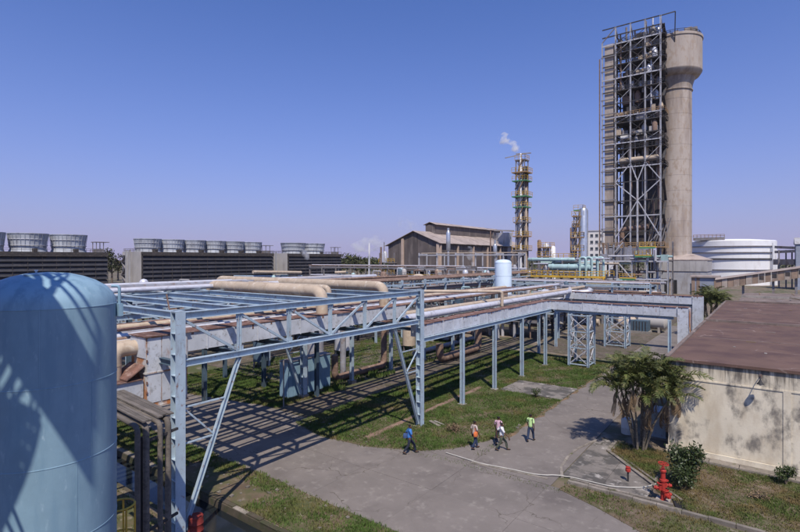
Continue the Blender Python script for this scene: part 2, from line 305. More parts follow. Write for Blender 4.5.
def pipe(pts, r, m, label, bend=None, n=14, group=None, flanges=0, name='pipe', rings=0):
    base = Vector(pts[0]); t = thing(name, tuple(base), label, 'pipe', group)
    path = fillet(pts, bend or r * 3, 6) if len(pts) > 2 else [Vector(p) for p in pts]
    b = MB().tube(path, r, n).build('pipe_run', m, t, True)
    if rings:                                                   # cladding bands along the straight runs
        for a, c in zip(pts[:-1], pts[1:]):
            a = Vector(a); c = Vector(c); L_ = (c - a).length; k = int(L_ / rings)
            for i in range(1, k):
                p = a.lerp(c, i / k); d = (c - a).normalized() * .03; MB().tube([p - d, p + d], r * 1.035, n).build('cladding_band', m, t, True)
    if flanges:
        for p in (pts[0], pts[-1])[:flanges]:
            i = 0 if p is pts[0] else -1; d = (Vector(pts[1]) - Vector(pts[0])).normalized() if i == 0 else (Vector(pts[-1]) - Vector(pts[-2])).normalized()
            MB().tube([Vector(p) - d * .05, Vector(p) + d * .05], r * 1.45, n).build('flange', m, t, True)
    return t
def rail(parent, pts, h=1.05, m='yellow', step=2.0, r=.03, name='handrail', n=6):
    mb = MB()
    for a, b in zip(pts[:-1], pts[1:]):
        a = Vector(a); b = Vector(b); k = max(1, round((b - a).length / step))
        for z in (h, h * .55): mb.beam(a + Vector((0, 0, z)), b + Vector((0, 0, z)), r * 1.6)
        for i in range(k + 1):
            p = a.lerp(b, i / k); mb.beam(p, p + Vector((0, 0, h)), r * 1.6)
    return mb.build(name, m, parent)

# ================================================================== THE SETTING
DX0, DX1, DY0, DY1 = -75.0, 9.0, 11.5, 13.85        # the ditch
BIG = 4500.0
g = MB()
g.add([(-BIG, DY1, 0), (BIG, DY1, 0), (BIG, BIG, 0), (-BIG, BIG, 0)], [(0, 1, 2, 3)])
g.add([(-BIG, -BIG, 0), (BIG, -BIG, 0), (BIG, DY0, 0), (-BIG, DY0, 0)], [(0, 1, 2, 3)])
g.add([(-BIG, DY0, 0), (DX0, DY0, 0), (DX0, DY1, 0), (-BIG, DY1, 0)], [(0, 1, 2, 3)])
g.add([(DX1, DY0, 0), (BIG, DY0, 0), (BIG, DY1, 0), (DX1, DY1, 0)], [(0, 1, 2, 3)])
structure('ground', g, 'ground')
d = MB(); d.box(DX0, DX1, DY0 + .004, DY0 + .22, -1.1, -.004); d.box(DX0, DX1, DY1 - .22, DY1 - .004, -1.1, -.004); d.box(DX0, DX1, DY0 + .22, DY1 - .22, -1.2, -1.0)
structure('drainage_ditch', d, 'ditch_lining')
structure('ditch_water', MB().add([(DX0, DY0 + .224, -.34), (DX1, DY0 + .224, -.34), (DX1, DY1 - .224, -.34), (DX0, DY1 - .224, -.34)], [(0, 1, 2, 3)]), 'water')
# coping blocks on the ditch's far edge, each one uneven
coping = structure('ditch_coping', MB().box(DX0 + 12, -27.2, DY1 - .2, DY1 + .1, .006, .05), 'kerb')
x = -27.0
while x < 2:
    L_ = random.uniform(.9, 1.5); dz = random.uniform(0, .05); dy = random.uniform(-.04, .05)
    MB().box(x, x + L_ - .04, DY1 - .2 + dy, DY1 + .04 + dy, .01, .04 + dz).build('coping_block', 'ditch_lining' if random.random() < .6 else 'kerb', coping); x += L_

# roads: a base sheet and slabs with open joints
def slabs(name, x0, x1, y0, y1, nx, ny, m='road', z0=.004, top=.03, jit=.03, gap=.008):
    base = structure(name, MB().add([(x0, y0, z0), (x1, y0, z0), (x1, y1, z0), (x0, y1, z0)], [(0, 1, 2, 3)]), 'road_joint')
    xs = [x0 + (x1 - x0) * i / nx for i in range(nx + 1)]; ys = [y0 + (y1 - y0) * j / ny for j in range(ny + 1)]
    P_ = [[(xs[i] + (random.uniform(-jit, jit) if 0 < i < nx else 0), ys[j] + (random.uniform(-jit, jit) if 0 < j < ny else 0)) for j in range(ny + 1)] for i in range(nx + 1)]
    for i in range(nx):
        for j in range(ny):
            q = [P_[i][j], P_[i + 1][j], P_[i + 1][j + 1], P_[i][j + 1]]; cx = sum(a for a, b in q) / 4; cy = sum(b for a, b in q) / 4
            q = [(a + (gap if a < cx else -gap), b + (gap if b < cy else -gap)) for a, b in q]
            MB().prism(q, z0, top + random.uniform(-.006, .006)).build('road_slab', m, base)
    return base
slabs('main_road', -63, 9, 16.6, 24.6, 16, 2)
slabs('side_road', -13.5, -8.9, 24.62, 96, 1, 15)
slabs('corner_pavement', -17.2, -13.52, 24.62, 29, 1, 1)
slabs('cross_path', -19.0, -13.55, 40.0, 44.2, 2, 1, m='pad', z0=.056, top=.085)
slabs('gravel_track', -30.2, -26.9, 24.7, 88, 1, 18, m='dirt_track', jit=.06, gap=.05)
slabs('concrete_pad', -8.86, -4.75, 26.1, 33.0, 2, 3, m='pad')
slabs('plant_yard', -63, -13.6, 88.4, 150, 8, 10, m='dirt_track')
slabs('equipment_apron', -13.9 - 11, -13.6, 60, 88, 2, 5, m='dirt_track')
slabs('left_yard', -52, -31.0, 30.5, 60, 4, 5, m='dirt_track')

# lawns (earth) under the grass
LAWN_MAIN = [(-26.7, 23.4), (-23.2, 22.6), (-19.8, 23.0), (-16.8, 24.4), (-15.4, 25.8), (-14.4, 28.0), (-13.65, 30.4), (-13.62, 58), (-26.7, 58)]
LAWN_LEFT = [(-46, 22.0), (-40.6, 22.75), (-30.5, 24.9), (-30.4, 30.2), (-46, 30.2)]
LAWN_DITCH = [(-40, 13.95), (4, 13.95), (4, 16.0), (-12, 16.45), (-21.5, 16.75), (-40, 16.5)]
LAWN_RIGHT = [(-4.55, 27.3), (-3.3, 26.3), (-3.0, 25.75), (9, 25.75), (9, 32.3), (-4.55, 32.4)]
LAWN_VERGE = [(-8.4, 24.45), (-6.4, 23.7), (-4.5, 22.75), (0, 20.9), (9, 17.5), (9, 25.3), (-8.3, 25.3)]
LAWN_PALM = [(-7.6, 31.0), (-4.9, 28.2), (-4.7, 32.9), (-7.4, 32.9)]
LAWN_NEAR = [(-40, 3), (4, 3), (4, 11.3), (-40, 11.3)]
def lawn(name, poly, top, m='soil'): return structure(name, MB().prism(poly, -.05, top), m)
lawn('lawn_under_rack', LAWN_MAIN, .05); lawn('lawn_left', LAWN_LEFT, .05); lawn('ditch_verge', LAWN_DITCH, .045)
lawn('lawn_by_wall', LAWN_RIGHT, .06); lawn('road_verge', LAWN_VERGE, .055); lawn('palm_bed', LAWN_PALM, .06); lawn('ditch_bank', LAWN_NEAR, .02)
# worn channel across the lawn behind the walkway posts
structure('lawn_channel', MB().box(-20.95, -20.5, 24.2, 39.8, .05, .056), 'brown_pipe')

def in_poly(px, py, poly):
    ins = np.zeros(len(px), bool); n = len(poly)
    for i in range(n):
        (x1, y1), (x2, y2) = poly[i], poly[(i + 1) % n]
        if y1 == y2: continue
        c = ((y1 > py) != (y2 > py)) & (px < (x2 - x1) * (py - y1) / (y2 - y1) + x1); ins ^= c
    return ins
def grass(label, poly, n, z, hmin, hmax, m='grass', excl=(), seed=0, patch=.35, blades=4, bw=.016):
    rg = np.random.default_rng(seed); xs = [p[0] for p in poly]; ys = [p[1] for p in poly]
    px = rg.uniform(min(xs), max(xs), n * 2); py = rg.uniform(min(ys), max(ys), n * 2)
    k = in_poly(px, py, poly)
    for (a, b, c, d_) in excl: k &= ~((px > a) & (px < b) & (py > c) & (py < d_))
    pn = sum(np.sin(px * fx + py * fy + ph) for fx, fy, ph in ((.9, .4, 1), (-.5, 1.1, 2), (1.7, -1.3, .5), (2.6, 2.1, 4), (-3.1, 1.9, 3))) / 5
    k &= rg.uniform(-.9, .9, n * 2) < pn + patch
    px = px[k][:n]; py = py[k][:n]; pn = pn[k][:n]; N_ = len(px); px = px + rg.normal(0, .09, N_); py = py + rg.normal(0, .09, N_)
    V = np.zeros((N_, blades, 3, 3)); an = rg.uniform(0, 6.28, (N_, blades)); h = rg.uniform(hmin, hmax, (N_, blades)) * (1 + .5 * pn[:, None])
    lean = rg.uniform(.2, .9, (N_, blades)) * h; ox = px[:, None] + rg.normal(0, .05, (N_, blades)); oy = py[:, None] + rg.normal(0, .05, (N_, blades))
    ca, sa = np.cos(an), np.sin(an)
    V[:, :, 0] = np.stack([ox - sa * bw, oy + ca * bw, np.full_like(ox, z - .01)], -1)
    V[:, :, 1] = np.stack([ox + sa * bw, oy - ca * bw, np.full_like(ox, z - .01)], -1)
    V[:, :, 2] = np.stack([ox + ca * lean, oy + sa * lean, z + h], -1)
    V = V.reshape(-1, 3); nf = len(V) // 3; me = bpy.data.meshes.new('grass')
    me.vertices.add(len(V)); me.vertices.foreach_set('co', V.ravel()); me.loops.add(nf * 3); me.loops.foreach_set('vertex_index', np.arange(nf * 3))
    me.polygons.add(nf); me.polygons.foreach_set('loop_start', np.arange(nf) * 3); me.polygons.foreach_set('loop_total', np.full(nf, 3)); me.update(); me.validate()
    me.materials.append(M[m]); o = bpy.data.objects.new('grass', me); COL.objects.link(o); return tag(o, label, 'grass', None, 'stuff')
grass('green grass on the lawn under the raised walkway duct', LAWN_MAIN, 52000, .05, .06, .15, excl=[(-19.0, -13.55, 40, 44.2), (-20.95, -20.5, 24, 39.8)], seed=1, patch=.45)
grass('green grass on the strip left of the track under the pipe rack', LAWN_LEFT, 13000, .05, .08, .2, seed=2)
grass('patchy grass between the ditch and the main road', LAWN_DITCH, 16000, .045, .05, .14, excl=[(-26, -19.5, 13.9, 15.6)], seed=3, patch=.15)
grass('dry brownish grass in front of the stained wall', LAWN_RIGHT, 15000, .06, .04, .10, m='dry_grass', seed=4, patch=.25)
grass('patchy verge grass below the long kerb', LAWN_VERGE, 9000, .055, .05, .12, m='dry_grass', seed=5, patch=.3)
grass('short grass around the palm stems', LAWN_PALM, 2600, .06, .05, .12, m='dry_grass', seed=6)
grass('sparse weeds on the bank below the blue tank', LAWN_NEAR, 6000, .02, .06, .2, seed=7, patch=-.2)
def weeds(label, pts, seed):           # tall weeds round posts, along joints
    rg = random.Random(seed); mb = MB()
    for (cx, cy, rad, n, h) in pts:
        for i in range(n):
            a = rg.uniform(0, 6.28); q = rad * math.sqrt(rg.random()); x_ = cx + q * math.cos(a); y_ = cy + q * math.sin(a); hh = h * rg.uniform(.4, 1)
            an = rg.uniform(0, 6.28); w_ = .03 if h > .2 else .012; l = rg.uniform(.1, .5) * hh
            mb.add([(x_ - math.sin(an) * w_, y_ + math.cos(an) * w_, .03), (x_ + math.sin(an) * w_, y_ - math.cos(an) * w_, .03), (x_ + math.cos(an) * l, y_ + math.sin(an) * l, .03 + hh)], [(0, 1, 2)])
    o = mb.build('weeds', 'grass'); return tag(o, label, 'weeds', None, 'stuff')
weeds('rough weeds between the rear rack posts and the track', [(random.uniform(-31.5, -30.3), random.uniform(31, 58), .7, 130, .55) for i in range(26)] + [(random.uniform(-26.5, -23), random.uniform(28, 56), .7, 110, .4) for i in range(16)], 3)
weeds('weeds growing along the road edge beside the lawn', [(-13.6 + random.uniform(-.2, .1), 26 + i * .8, .3, 26, .14) for i in range(36)] + [(-19 + i * .5, 24.0 + (i > 6) * .25, .25, 16, .12) for i in range(22)], 5)
weeds('tufts of weed in the road joint beside the hose', [(-14 + i * .35, 24.75 + random.uniform(-.1, .1), .12, 6, .06) for i in range(18)], 6)

grass('scattered grass on the yard behind the track under the rack', [(-46, 30.6), (-31.8, 30.6), (-31.8, 62), (-46, 62)], 15000, .035, .08, .22, seed=8, patch=-.02)
edge = [(-13.4 + .16 * math.sin(i * 1.7) + .1 * math.sin(i * 4.1), 29.6 + i * .7) for i in range(40)]
structure('soil_edge', MB().prism([(-13.72, 29.6)] + edge + [(-13.72, 57)], .02, .038), 'orange_soil')
# kerbs and the drain beside the hydrant
def kerb_run(name, pts, wd, z1, L=1.0, m='kerb', z0=.0):
    base = structure(name, MB().add([(pts[0][0], pts[0][1], .031), (pts[0][0] + .05, pts[0][1], .031), (pts[0][0], pts[0][1] + .05, .031)], [(0, 1, 2)]), m)
    for a, b in zip(pts[:-1], pts[1:]):
        a = Vector((*a, 0)); b = Vector((*b, 0)); k = max(1, round((b - a).length / L))
        for i in range(k):
            p = a.lerp(b, i / k); q = a.lerp(b, (i + 1) / k); d_ = (q - p).normalized() * .012; h = z1 + random.uniform(-.015, .015)
            MB().beam(p + d_ + Vector((0, 0, (z0 + h) / 2)), q - d_ + Vector((0, 0, (z0 + h) / 2)), wd + random.uniform(-.01, .01), h - z0).build('kerb_stone', m, base)
    return base
kerb_run('road_kerb', [(-8.3, 25.45), (-3.2, 25.55), (9, 25.5)], .2, .17)
kerb_run('drain_kerb', [(-8.3, 25.78), (-3.6, 25.95)], .16, .16)
kerb_run('pad_kerb', [(-8.75, 25.9), (-9.25, 27.2), (-9.4, 28.9), (-9.35, 30.3), (-9.0, 31.8), (-8.6, 33.4)], .14, .06, .7)
kerb_run('bed_kerb', [(-7.75, 33.0), (-7.75, 31.1), (-4.75, 27.75), (-3.7, 26.7)], .2, .12, .8)
kerb_run('bed_kerb', [(-7.45, 31.25), (-4.5, 28.0), (-3.35, 26.75)], .14, .10, .8)
kerb_run('walkway_edge', [(-13.5, 24.75), (-9.3, 25.3)], .18, .07, 1.2)
# broken bits of concrete and stones lying about
rub = MB()
for i in range(150):
    z_ = random.choice([(-24, -12, 14.0, 16.4), (-30, -20, 23.5, 24.6), (-13.9, -13.3, 26, 56), (-17, -13.6, 54, 60), (-24, -15, 5, 11.5)])
    cx, cy = random.uniform(z_[0], z_[1]), random.uniform(z_[2], z_[3]); s_ = random.uniform(.03, .12)
    rub.add([(cx + s_ * random.uniform(.5, 1) * dx_, cy + s_ * random.uniform(.5, 1) * dy_, .03 + (s_ * random.uniform(.5, 1) if u else 0)) for u in (0, 1) for dx_, dy_ in ((-1, -1), (1, -1), (1, 1), (-1, 1))],
            [(4, 5, 6, 7), (0, 1, 5, 4), (1, 2, 6, 5), (2, 3, 7, 6), (3, 0, 4, 7)])
tag(rub.build('rubble', 'kerb'), 'small pale stones and rubble scattered along the verges', 'rubble', None, 'stuff')

# ------------------------------------------------------------------ the stained building on the right
BX0, BX1, BY0, BY1, BZ = -4.9, 34.0, 33.35, 82.0, 5.45
bd = thing('flat_roofed_building', (BX0, BY0, 0), 'low cream building with stained wall and red-brown flat roof', 'building')
MB().box(BX0, BX1, BY0, BY0 + .3, 0, BZ).build('wall', 'wall', bd)
sw = MB().box(BX0, BX0 + .3, BY0 + .3, BY1, 0, BZ).build('wall', 'wall', bd)
MB().box(BX1 - .3, BX1, BY0 + .3, BY1, 0, BZ).build('wall', 'wall', bd); MB().box(BX0 + .3, BX1 - .3, BY1 - .3, BY1, 0, BZ).build('wall', 'wall', bd)
MB().box(BX0 - .02, BX1, BY0 - .035, BY0 - .003, 4.42, 4.50).build('string_course', 'wall', bd)
for xc in (.55, 7.2, 13.9):
    MB().box(xc, xc + .34, BY0 - .034, BY0 - .003, .0, 4.42).build('pilaster', 'wall', bd)
MB().box(BX0 - .1, BX1, BY0 - .16, BY0 - .072, 0, .42).build('plinth', 'wall', bd)
rf = MB().box(BX0 - .12, BX1 + .1, BY0 - .12, BY1 + .1, BZ, BZ + .16).build('roof', 'red_roof', bd)
for y0_ in (54.9, 82.0 - .3):
    MB().box(BX0 - .1, BX1, y0_, y0_ + .22, BZ + .16, BZ + .36).build('roof_upstand', 'old_roof', rf)
for y0_ in (43.5, 65.6): MB().box(BX0 + .4, BX1, y0_, y0_ + .07, BZ + .162, BZ + .185).build('roof_seam', 'old_roof', rf)
for i in range(26):
    cx, cy = random.uniform(-4.5, 14), random.uniform(35, 80); MB().box(cx, cx + random.uniform(.1, .7), cy, cy + random.uniform(.06, .25), BZ + .162, BZ + .19 + random.random() * .04).build('roof_debris', random.choice(['dead_leaf', 'conc', 'old_roof']), rf)
e = MB(); y_ = BY0 - .1
while y_ < BY1:
    L_ = random.uniform(1.6, 2.6); MB().box(BX0 - .16, BX0 + .06, y_, min(BY1, y_ + L_ - .03), BZ + .163, BZ + .24 + random.uniform(0, .03)).build('edge_tile', 'old_roof', rf); y_ += L_
# concrete apron along the wall
ap = structure('wall_apron', MB().box(BX0 + .2, 9, 32.45, 32.5, 0, .12), 'kerb')
x = BX0 + .2
while x < 9:
    L_ = random.uniform(1.3, 2.0); MB().box(x, x + L_ - .03, 32.52, BY0 - .17, 0, .15 + random.uniform(-.02, .02)).build('apron_slab', 'kerb', ap); x += L_
b2 = thing('flat_roofed_building', (BX0, 84, 0), 'long low building with littered grey-brown roof beyond the red roof', 'building')
MB().box(-3.6, 40, 84.5, 112, 0, 5.0).build('wall', 'wall', b2); rf2 = MB().box(-3.8, 40.2, 84.3, 112.2, 5.0, 5.25).build('roof', 'old_roof', b2)
for i in range(40):
    cx, cy = random.uniform(-3, 20), random.uniform(85, 111); an = random.uniform(0, 3); l = random.uniform(.3, 2.2)
    MB().beam((cx, cy, 5.33), (cx + l * math.cos(an), cy + l * math.sin(an), 5.33 + random.uniform(0, .3)), .12, .1).build('roof_debris', random.choice(['conc', 'dead_leaf', 'steel']), rf2)
MB().box(-3.8, 40, 97.5, 97.8, 5.25, 5.6).build('roof_upstand', 'conc', rf2)
# wall lamp
px_ = ONY(760.5, BY0)
lp = thing('wall_lamp', (px_, BY0, 5.0), 'old bracket lamp high on the stained wall', 'lamp')
MB().tube(fillet([(px_, BY0, 5.12), (px_, BY0 - .32, 5.18), (px_, BY0 - .52, 5.05)], .15), .022, 8).build('bracket', 'steel_dark', lp, True)
MB().lathe((px_, BY0 - .52, 4.78), [(.03, .27), (.05, .22), (.09, .12), (.17, .02), (.175, 0)], 16).build('lamp_shade', 'steel_dark', lp, True)
MB().lathe((px_, BY0 - .52, 4.70), [(.01, 0), (.06, .03), (.065, .08), (.04, .1)], 12).build('bulb', 'plastic_white', lp, True)
MB().box(px_ - .06, px_ + .06, BY0 - .03, BY0 + .002, 5.02, 5.24).build('wall_plate', 'steel', lp)

# ================================================================== THE BLUE TANK AND ITS TALLER NEIGHBOUR
TX, TY, TR = -13.44, 4.31, 1.39
tk = thing('storage_tank', (TX, TY, 0), 'tall blue-grey welded tank with domed top in the left foreground', 'tank')
MB().lathe((TX, TY, 0), [(TR, z) for z in (0, 2, 4, 6, 8, 10.44)], 96, cap=False).build('shell', 'tank_blue', tk, True)
prof = [(TR, 10.44), (TR * .985, 10.56), (TR * .94, 10.70), (TR * .84, 10.86), (TR * .68, 11.00), (TR * .5, 11.10), (TR * .3, 11.17), (.01, 11.20)]
dome = MB().lathe((TX, TY, 0), prof, 96, cap=False).build('dome_roof', 'tank_blue', tk, True)
for z in (10.44, 8.78, 7.1, 5.42, 3.75, 2.1): MB().lathe((TX, TY, z), [(TR, -.012), (TR + .007, -.008), (TR + .007, .008), (TR, .012)], 96, cap=False).build('weld_seam', 'tank_blue', tk, True)
for z0, z1, px in ((8.78, 10.44, 40), (7.1, 8.78, 95), (5.42, 7.1, 77), (3.75, 5.42, 20)):
    a = math.atan2(-TY, -TX) + (px - 48) * .013
    MB().box(-.0075, .0075, -.006, .006, 0, 1).build('weld_seam', 'tank_blue', tk).matrix_local = Matrix.Translation((TR * math.cos(a), TR * math.sin(a), z0)) @ Matrix.Rotation(a, 4, 'Z') @ Matrix.Diagonal((1, 1, z1 - z0, 1))
# the seam strips above are built round the tank's own origin, so undo the shift of the builder
for ch in tk.children:
    if ch.name.startswith('weld_seam') and len(ch.data.vertices) == 8:
        for v in ch.data.vertices: v.co += Vector((TX, TY, 0))
MB().lathe((TX + .25, TY - .35, 11.1), [(.16, -.1), (.16, .035), (.19, .035), (.19, .06), (.01, .06)], 24).build('manhole_cover', 'tank_blue', dome, True)
MB().lathe((TX - .1, TY - .2, 11.12), [(.02, 0), (.02, .1), (.035, .1), (.035, .13), (.01, .13)], 10).build('vent', 'plastic_white', dome, True)
la = math.atan2(-TY, -TX) + 1.32
lx, ly = TX + (TR + .07) * math.cos(la), TY + (TR + .07) * math.sin(la)
MB().tube(fillet([(lx, ly, 10.18), (lx, ly, 10.85), (TX + (TR - .1) * math.cos(la), TY + (TR - .1) * math.sin(la), 10.85)], .1), .035, 10).build('lifting_lug', 'tank_blue', tk, True)
MB().box(lx - .09, lx + .09, ly - .05, ly + .05, 10.12, 10.42).build('lug_plate', 'tank_blue', tk)

# neighbour tank with spiral stair, out of view on the left; its shadow falls on the blue tank
NX, NY, NR, NZ = -10.40, -0.84, 1.25, 18.4
ns = thing('storage_tank', (NX, NY, 0), 'taller blue-grey tank with spiral stair and top platform, outside the frame', 'tank')
MB().lathe((NX, NY, 0), [(NR, 0), (NR, NZ - 1.2)], 64, cap=False).build('shell', 'tank_blue', ns, True)
MB().lathe((NX, NY, 0), [(NR, NZ - 1.2), (NR * .95, NZ - .95), (NR * .7, NZ - .62), (.01, NZ - .4)], 64, cap=False).build('dome_roof', 'tank_blue', ns, True)
stairs = MB(); railm = MB(); N_ = 96
prev = None
for i in range(N_):
    a = R(160) + i * R(6.2); z = 4.4 + i * .118; r0, r1 = NR + .03, NR + .78
    if z > 16.2: break
    p0 = Vector((NX + r0 * math.cos(a), NY + r0 * math.sin(a), z)); p1 = Vector((NX + r1 * math.cos(a), NY + r1 * math.sin(a), z)); stairs.beam(p0, p1, .24, .04)
    q = [p1 + Vector((0, 0, h)) for h in (0.0, .55, 1.05)]
    if prev:
        for u, v_ in zip(prev, q): railm.beam(u, v_, .05, .05 if u is not prev[0] else .22)
    if i % 7 == 0: railm.beam(q[0], q[2], .05)
    prev = q
stairs.build('stair_treads', 'blue_steel', ns); railm.build('stair_rail', 'blue_steel', ns)
plat = MB(); rl = MB(); k = 40
for i in range(k):
    a0 = 2 * math.pi * i / k; a1 = 2 * math.pi * (i + 1) / k; c0, s0, c1, s1 = math.cos(a0), math.sin(a0), math.cos(a1), math.sin(a1); r0, r1 = NR + .02, NR + .85
    if not (R(200) < a0 < R(300)):
        for q in range(3):
            rr = r0 + .1 + q * .25; plat.beam((NX + rr * c0, NY + rr * s0, NZ - 1.15), (NX + rr * c1, NY + rr * s1, NZ - 1.15), .14, .04)
    for h in (.0, .55, 1.05): rl.beam((NX + r1 * c0, NY + r1 * s0, NZ - 1.13 + h), (NX + r1 * c1, NY + r1 * s1, NZ - 1.13 + h), .05, .05 if h else .16)
    if i % 4 == 0: rl.beam((NX + r1 * c0, NY + r1 * s0, NZ - 1.13), (NX + r1 * c0, NY + r1 * s0, NZ - .08), .05)
dk_ = [(-11.7, 1.25), (-8.6, 1.25), (-7.4, -.1), (-9.6, -.1), (-9.9, .25), (-11.7, .3)]
plat.prism(dk_[::-1], 16.4, 16.46)
rail(ns, [(*q_, 16.46) for q_ in dk_[:4]], 1.05, 'blue_steel', 1.0, .035)
for q_ in ((-11.2, 1.2), (-9.6, .9), (-8.2, -.5)): plat.beam((q_[0], min(q_[1], 1.0), 16.35), (NX + (q_[0] - NX) * .4, NY + 1.05, 14.8), .1)
plat.build('platform', 'blue_steel', ns); rl.build('platform_rail', 'blue_steel', ns)

# ================================================================== THE ROAD-CROSSING TRUSS
XT = -19.3; ZB, ZT = 7.22, 9.18; YS = [10.72 + i * (28.1 - 10.72) / 6 for i in range(7)]
def truss(x, label, rear=False):
    t = thing('pipe_bridge_truss', (x, YS[0], 0), label, 'truss')
    for y in (YS[0], YS[-1]):
        c = MB().hcol(x, y, -.0, 9.36, .40, .42, .03, .85).build('column', 'blue_steel', t)
        MB().box(x - .35, x + .35, y - .35, y + .35, 0, .07).build('base_plate', 'conc', c)
        MB().box(x - .2, x + .2, y - .21, y + .21, 9.361, 9.385).build('cap_plate', 'blue_steel', c)
    MB().ibeam((x, YS[0] + .21, ZT), (x, YS[-1] - .21, ZT), .26, .30, .028).build('top_chord', 'blue_steel', t)
    MB().ibeam((x, YS[0] + .21, ZB), (x, YS[-1] - .21, ZB), .26, .28, .028).build('bottom_chord', 'blue_steel', t)
    for y in YS[1:-1]: MB().ibeam((x, y, ZB + .14), (x, y, ZT - .15), .16, .16, .02).build('vertical', 'blue_steel', t)
    for y in YS[1:-1]:
        MB().box(x + .022, x + .034, y - .2, y + .2, ZB + .1, ZB + .36).build('gusset', 'blue_steel', t); MB().box(x + .022, x + .034, y - .2, y + .2, ZT - .38, ZT - .12).build('gusset', 'blue_steel', t)
    dg = [(0, 1, 1), (1, 1, 2), (2, 1, 3), (3, 0, 4), (4, 0, 5), (5, 0, 6)]
    for i in range(6):
        ya, yb = (YS[i] + .25, YS[i + 1] - .12) if i == 0 else (YS[i] + .1, YS[i + 1] - (.25 if i == 5 else .1))
        za, zb = (ZT - .2, ZB + .18) if i < 3 else (ZB + .18, ZT - .2)
        MB().beam((x + .03, ya, za), (x + .03, yb, zb), .09, .11).build('diagonal', 'blue_steel', t)
        MB().box(x - .012, x + .012, yb - .22, yb + .06, zb - .16 if i < 3 else zb - .2, zb + .16).build('gusset', 'blue_steel', t)
    for (yc, yt, zb0) in ((YS[0], YS[1], .35), (YS[-1], YS[-2], .35)):       # raking braces with lacing
        sg = 1 if yt > yc else -1
        br = MB().ibeam((x, yc + sg * .25, zb0), (x, yt, ZB - .15), .16, .18, .02).build('raking_brace', 'blue_steel', t)
        lv = (6.9, 5.4, 3.9, 2.5)
        f_ = lambda z: yc + sg * .25 + (yt - yc - sg * .25) * (z - zb0) / (ZB - .15 - zb0)
        for z in (5.4, 3.9): MB().beam((x, yc + sg * .2, z), (x, f_(z), z), .06).build('lacing', 'blue_steel', t)
        for z, z2 in ((5.4, 3.9),): MB().beam((x, yc + sg * .2, z), (x, f_(z2), z2), .07).build('lacing', 'blue_steel', t)
    return t
truss(XT, 'pale blue steel truss on H columns spanning the main road')
truss(-31.0, 'rear pale blue truss behind the ducts over the road')
for i, y in enumerate(YS):
    tt = thing('cross_beam', (XT, y, ZT), f'pale blue cross beam tied to the road truss, {["nearest the blue tank", "second from the blue tank", "third from the blue tank", "in the middle of the span", "fifth from the blue tank", "second from the far column", "at the far column"][i]}', 'beam', 'cross beams over the road')
    MB().ibeam((-30.8, y, ZT + .02), (XT - .215, y, ZT + .02), .24, .30, .025).build('beam', 'blue_steel', tt)
    MB().ibeam((-42, y, ZT + .02), (-31.25, y, ZT + .02), .24, .30, .025).build('beam', 'blue_steel', tt)
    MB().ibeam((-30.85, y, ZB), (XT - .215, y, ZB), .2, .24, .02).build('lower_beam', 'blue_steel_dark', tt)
for i, xx in enumerate((-23.2, -26.8, -36.2, -42.1)):
    t = thing('longitudinal_beam', (xx, 0, ZT), f'pale blue beam running lengthways over the pipe rack, row {["nearest the front truss", "second behind the front truss", "behind the rear truss", "farthest at the back"][i]}', 'beam', 'rack longitudinal beams')
    MB().ibeam((xx, -6, ZT - .28), (xx, 34, ZT - .28), .2, .26, .02).build('beam', 'blue_steel', t)
    if xx < -33:
        for y in YS[::2]: MB().hcol(xx, y, 0, ZT - .14, .3, .3, .025).build('post', 'blue_steel_dark', t)
t = thing('steel_mast', (-19.9, 12.2, 9.3), 'thin leaning metal rod standing on the truss near column', 'rod')
MB().beam((-20.3, 10.9, 9.35), (-20.55, 10.9, 10.0), .05).build('rod', 'brown_pipe', t)
# extra left frame continuing behind the tank
for i, y in enumerate((4.6, -1.4)):
    tt = thing('cross_beam', (XT, y, ZT), f'pale blue cross beam left of the road truss, {["partly hidden by the blue tank", "wholly behind the blue tank"][i]}', 'beam', 'cross beams over the road')
    MB().ibeam((-42, y, ZT + .02), (XT - .2, y, ZT + .02), .24, .30, .025).build('beam', 'blue_steel', tt); MB().hcol(XT, y, 0, ZT + .17, .35, .35, .03).build('post', 'blue_steel', tt); MB().hcol(-31, y, 0, ZT - .14, .35, .35, .03).build('post', 'blue_steel', tt)

# ------------------------------------------------------------------ rectangular ducts with rusty lids
def duct(label, axis, a0, a1, c0, c1, z0, z1, seg=1.45, m='duct', lids=True, caps=''):
    P = (lambda a, c: (a, c)) if axis == 'x' else (lambda a, c: (c, a))
    o = P(a0, c0); t = thing('cable_duct', (o[0], o[1], z0), label, 'duct'); n = max(1, round((a1 - a0) / seg)); L_ = (a1 - a0) / n
    def bx(A0, A1, C0, C1, Z0, Z1): 
        p, q = P(A0, C0), P(A1, C1); return MB().box(p[0], q[0], p[1], q[1], Z0, Z1)
    for i in range(n):
        s0 = a0 + i * L_; bx(s0, s0 + L_ - .004, c0, c1, z0, z1).build('duct_panel', m, t)
        if lids:
            dz = random.uniform(0, .035); ov = random.uniform(.02, .09)
            l = bx(s0 + random.uniform(-.03, .03), s0 + L_ - random.uniform(.02, .10), c0 - ov, c1 + ov, z1 + .004 + dz, z1 + .035 + dz).build('lid_plate', 'rust_lid', t)
            for k in range(2): 
                if random.random() < .6:
                    ss = s0 + random.uniform(.05, L_ - .2); bx(ss, ss + random.uniform(.05, .14), c1 + .004 if axis == 'y' else c0 - .012, c1 + .012 if axis == 'y' else c0 - .004, z1 - random.uniform(.06, .22), z1 + .003).build('lid_lip', 'rust_lid', l)
        bx(s0 - .025, s0 + .025, c0 - .03, c1 + .03, z0 - .03, z1 - .004).build('flange', m, t)
    return t
duct('long grey duct with rusty lids behind the road truss', 'y', 10.1, 28.4, -21.95, -20.72, 7.40, 8.22)
b = duct('grey duct with rusty lids on the walkway posts beside the lawn', 'y', 28.75, 54.2, -20.5, -19.55, 6.02, 6.88)
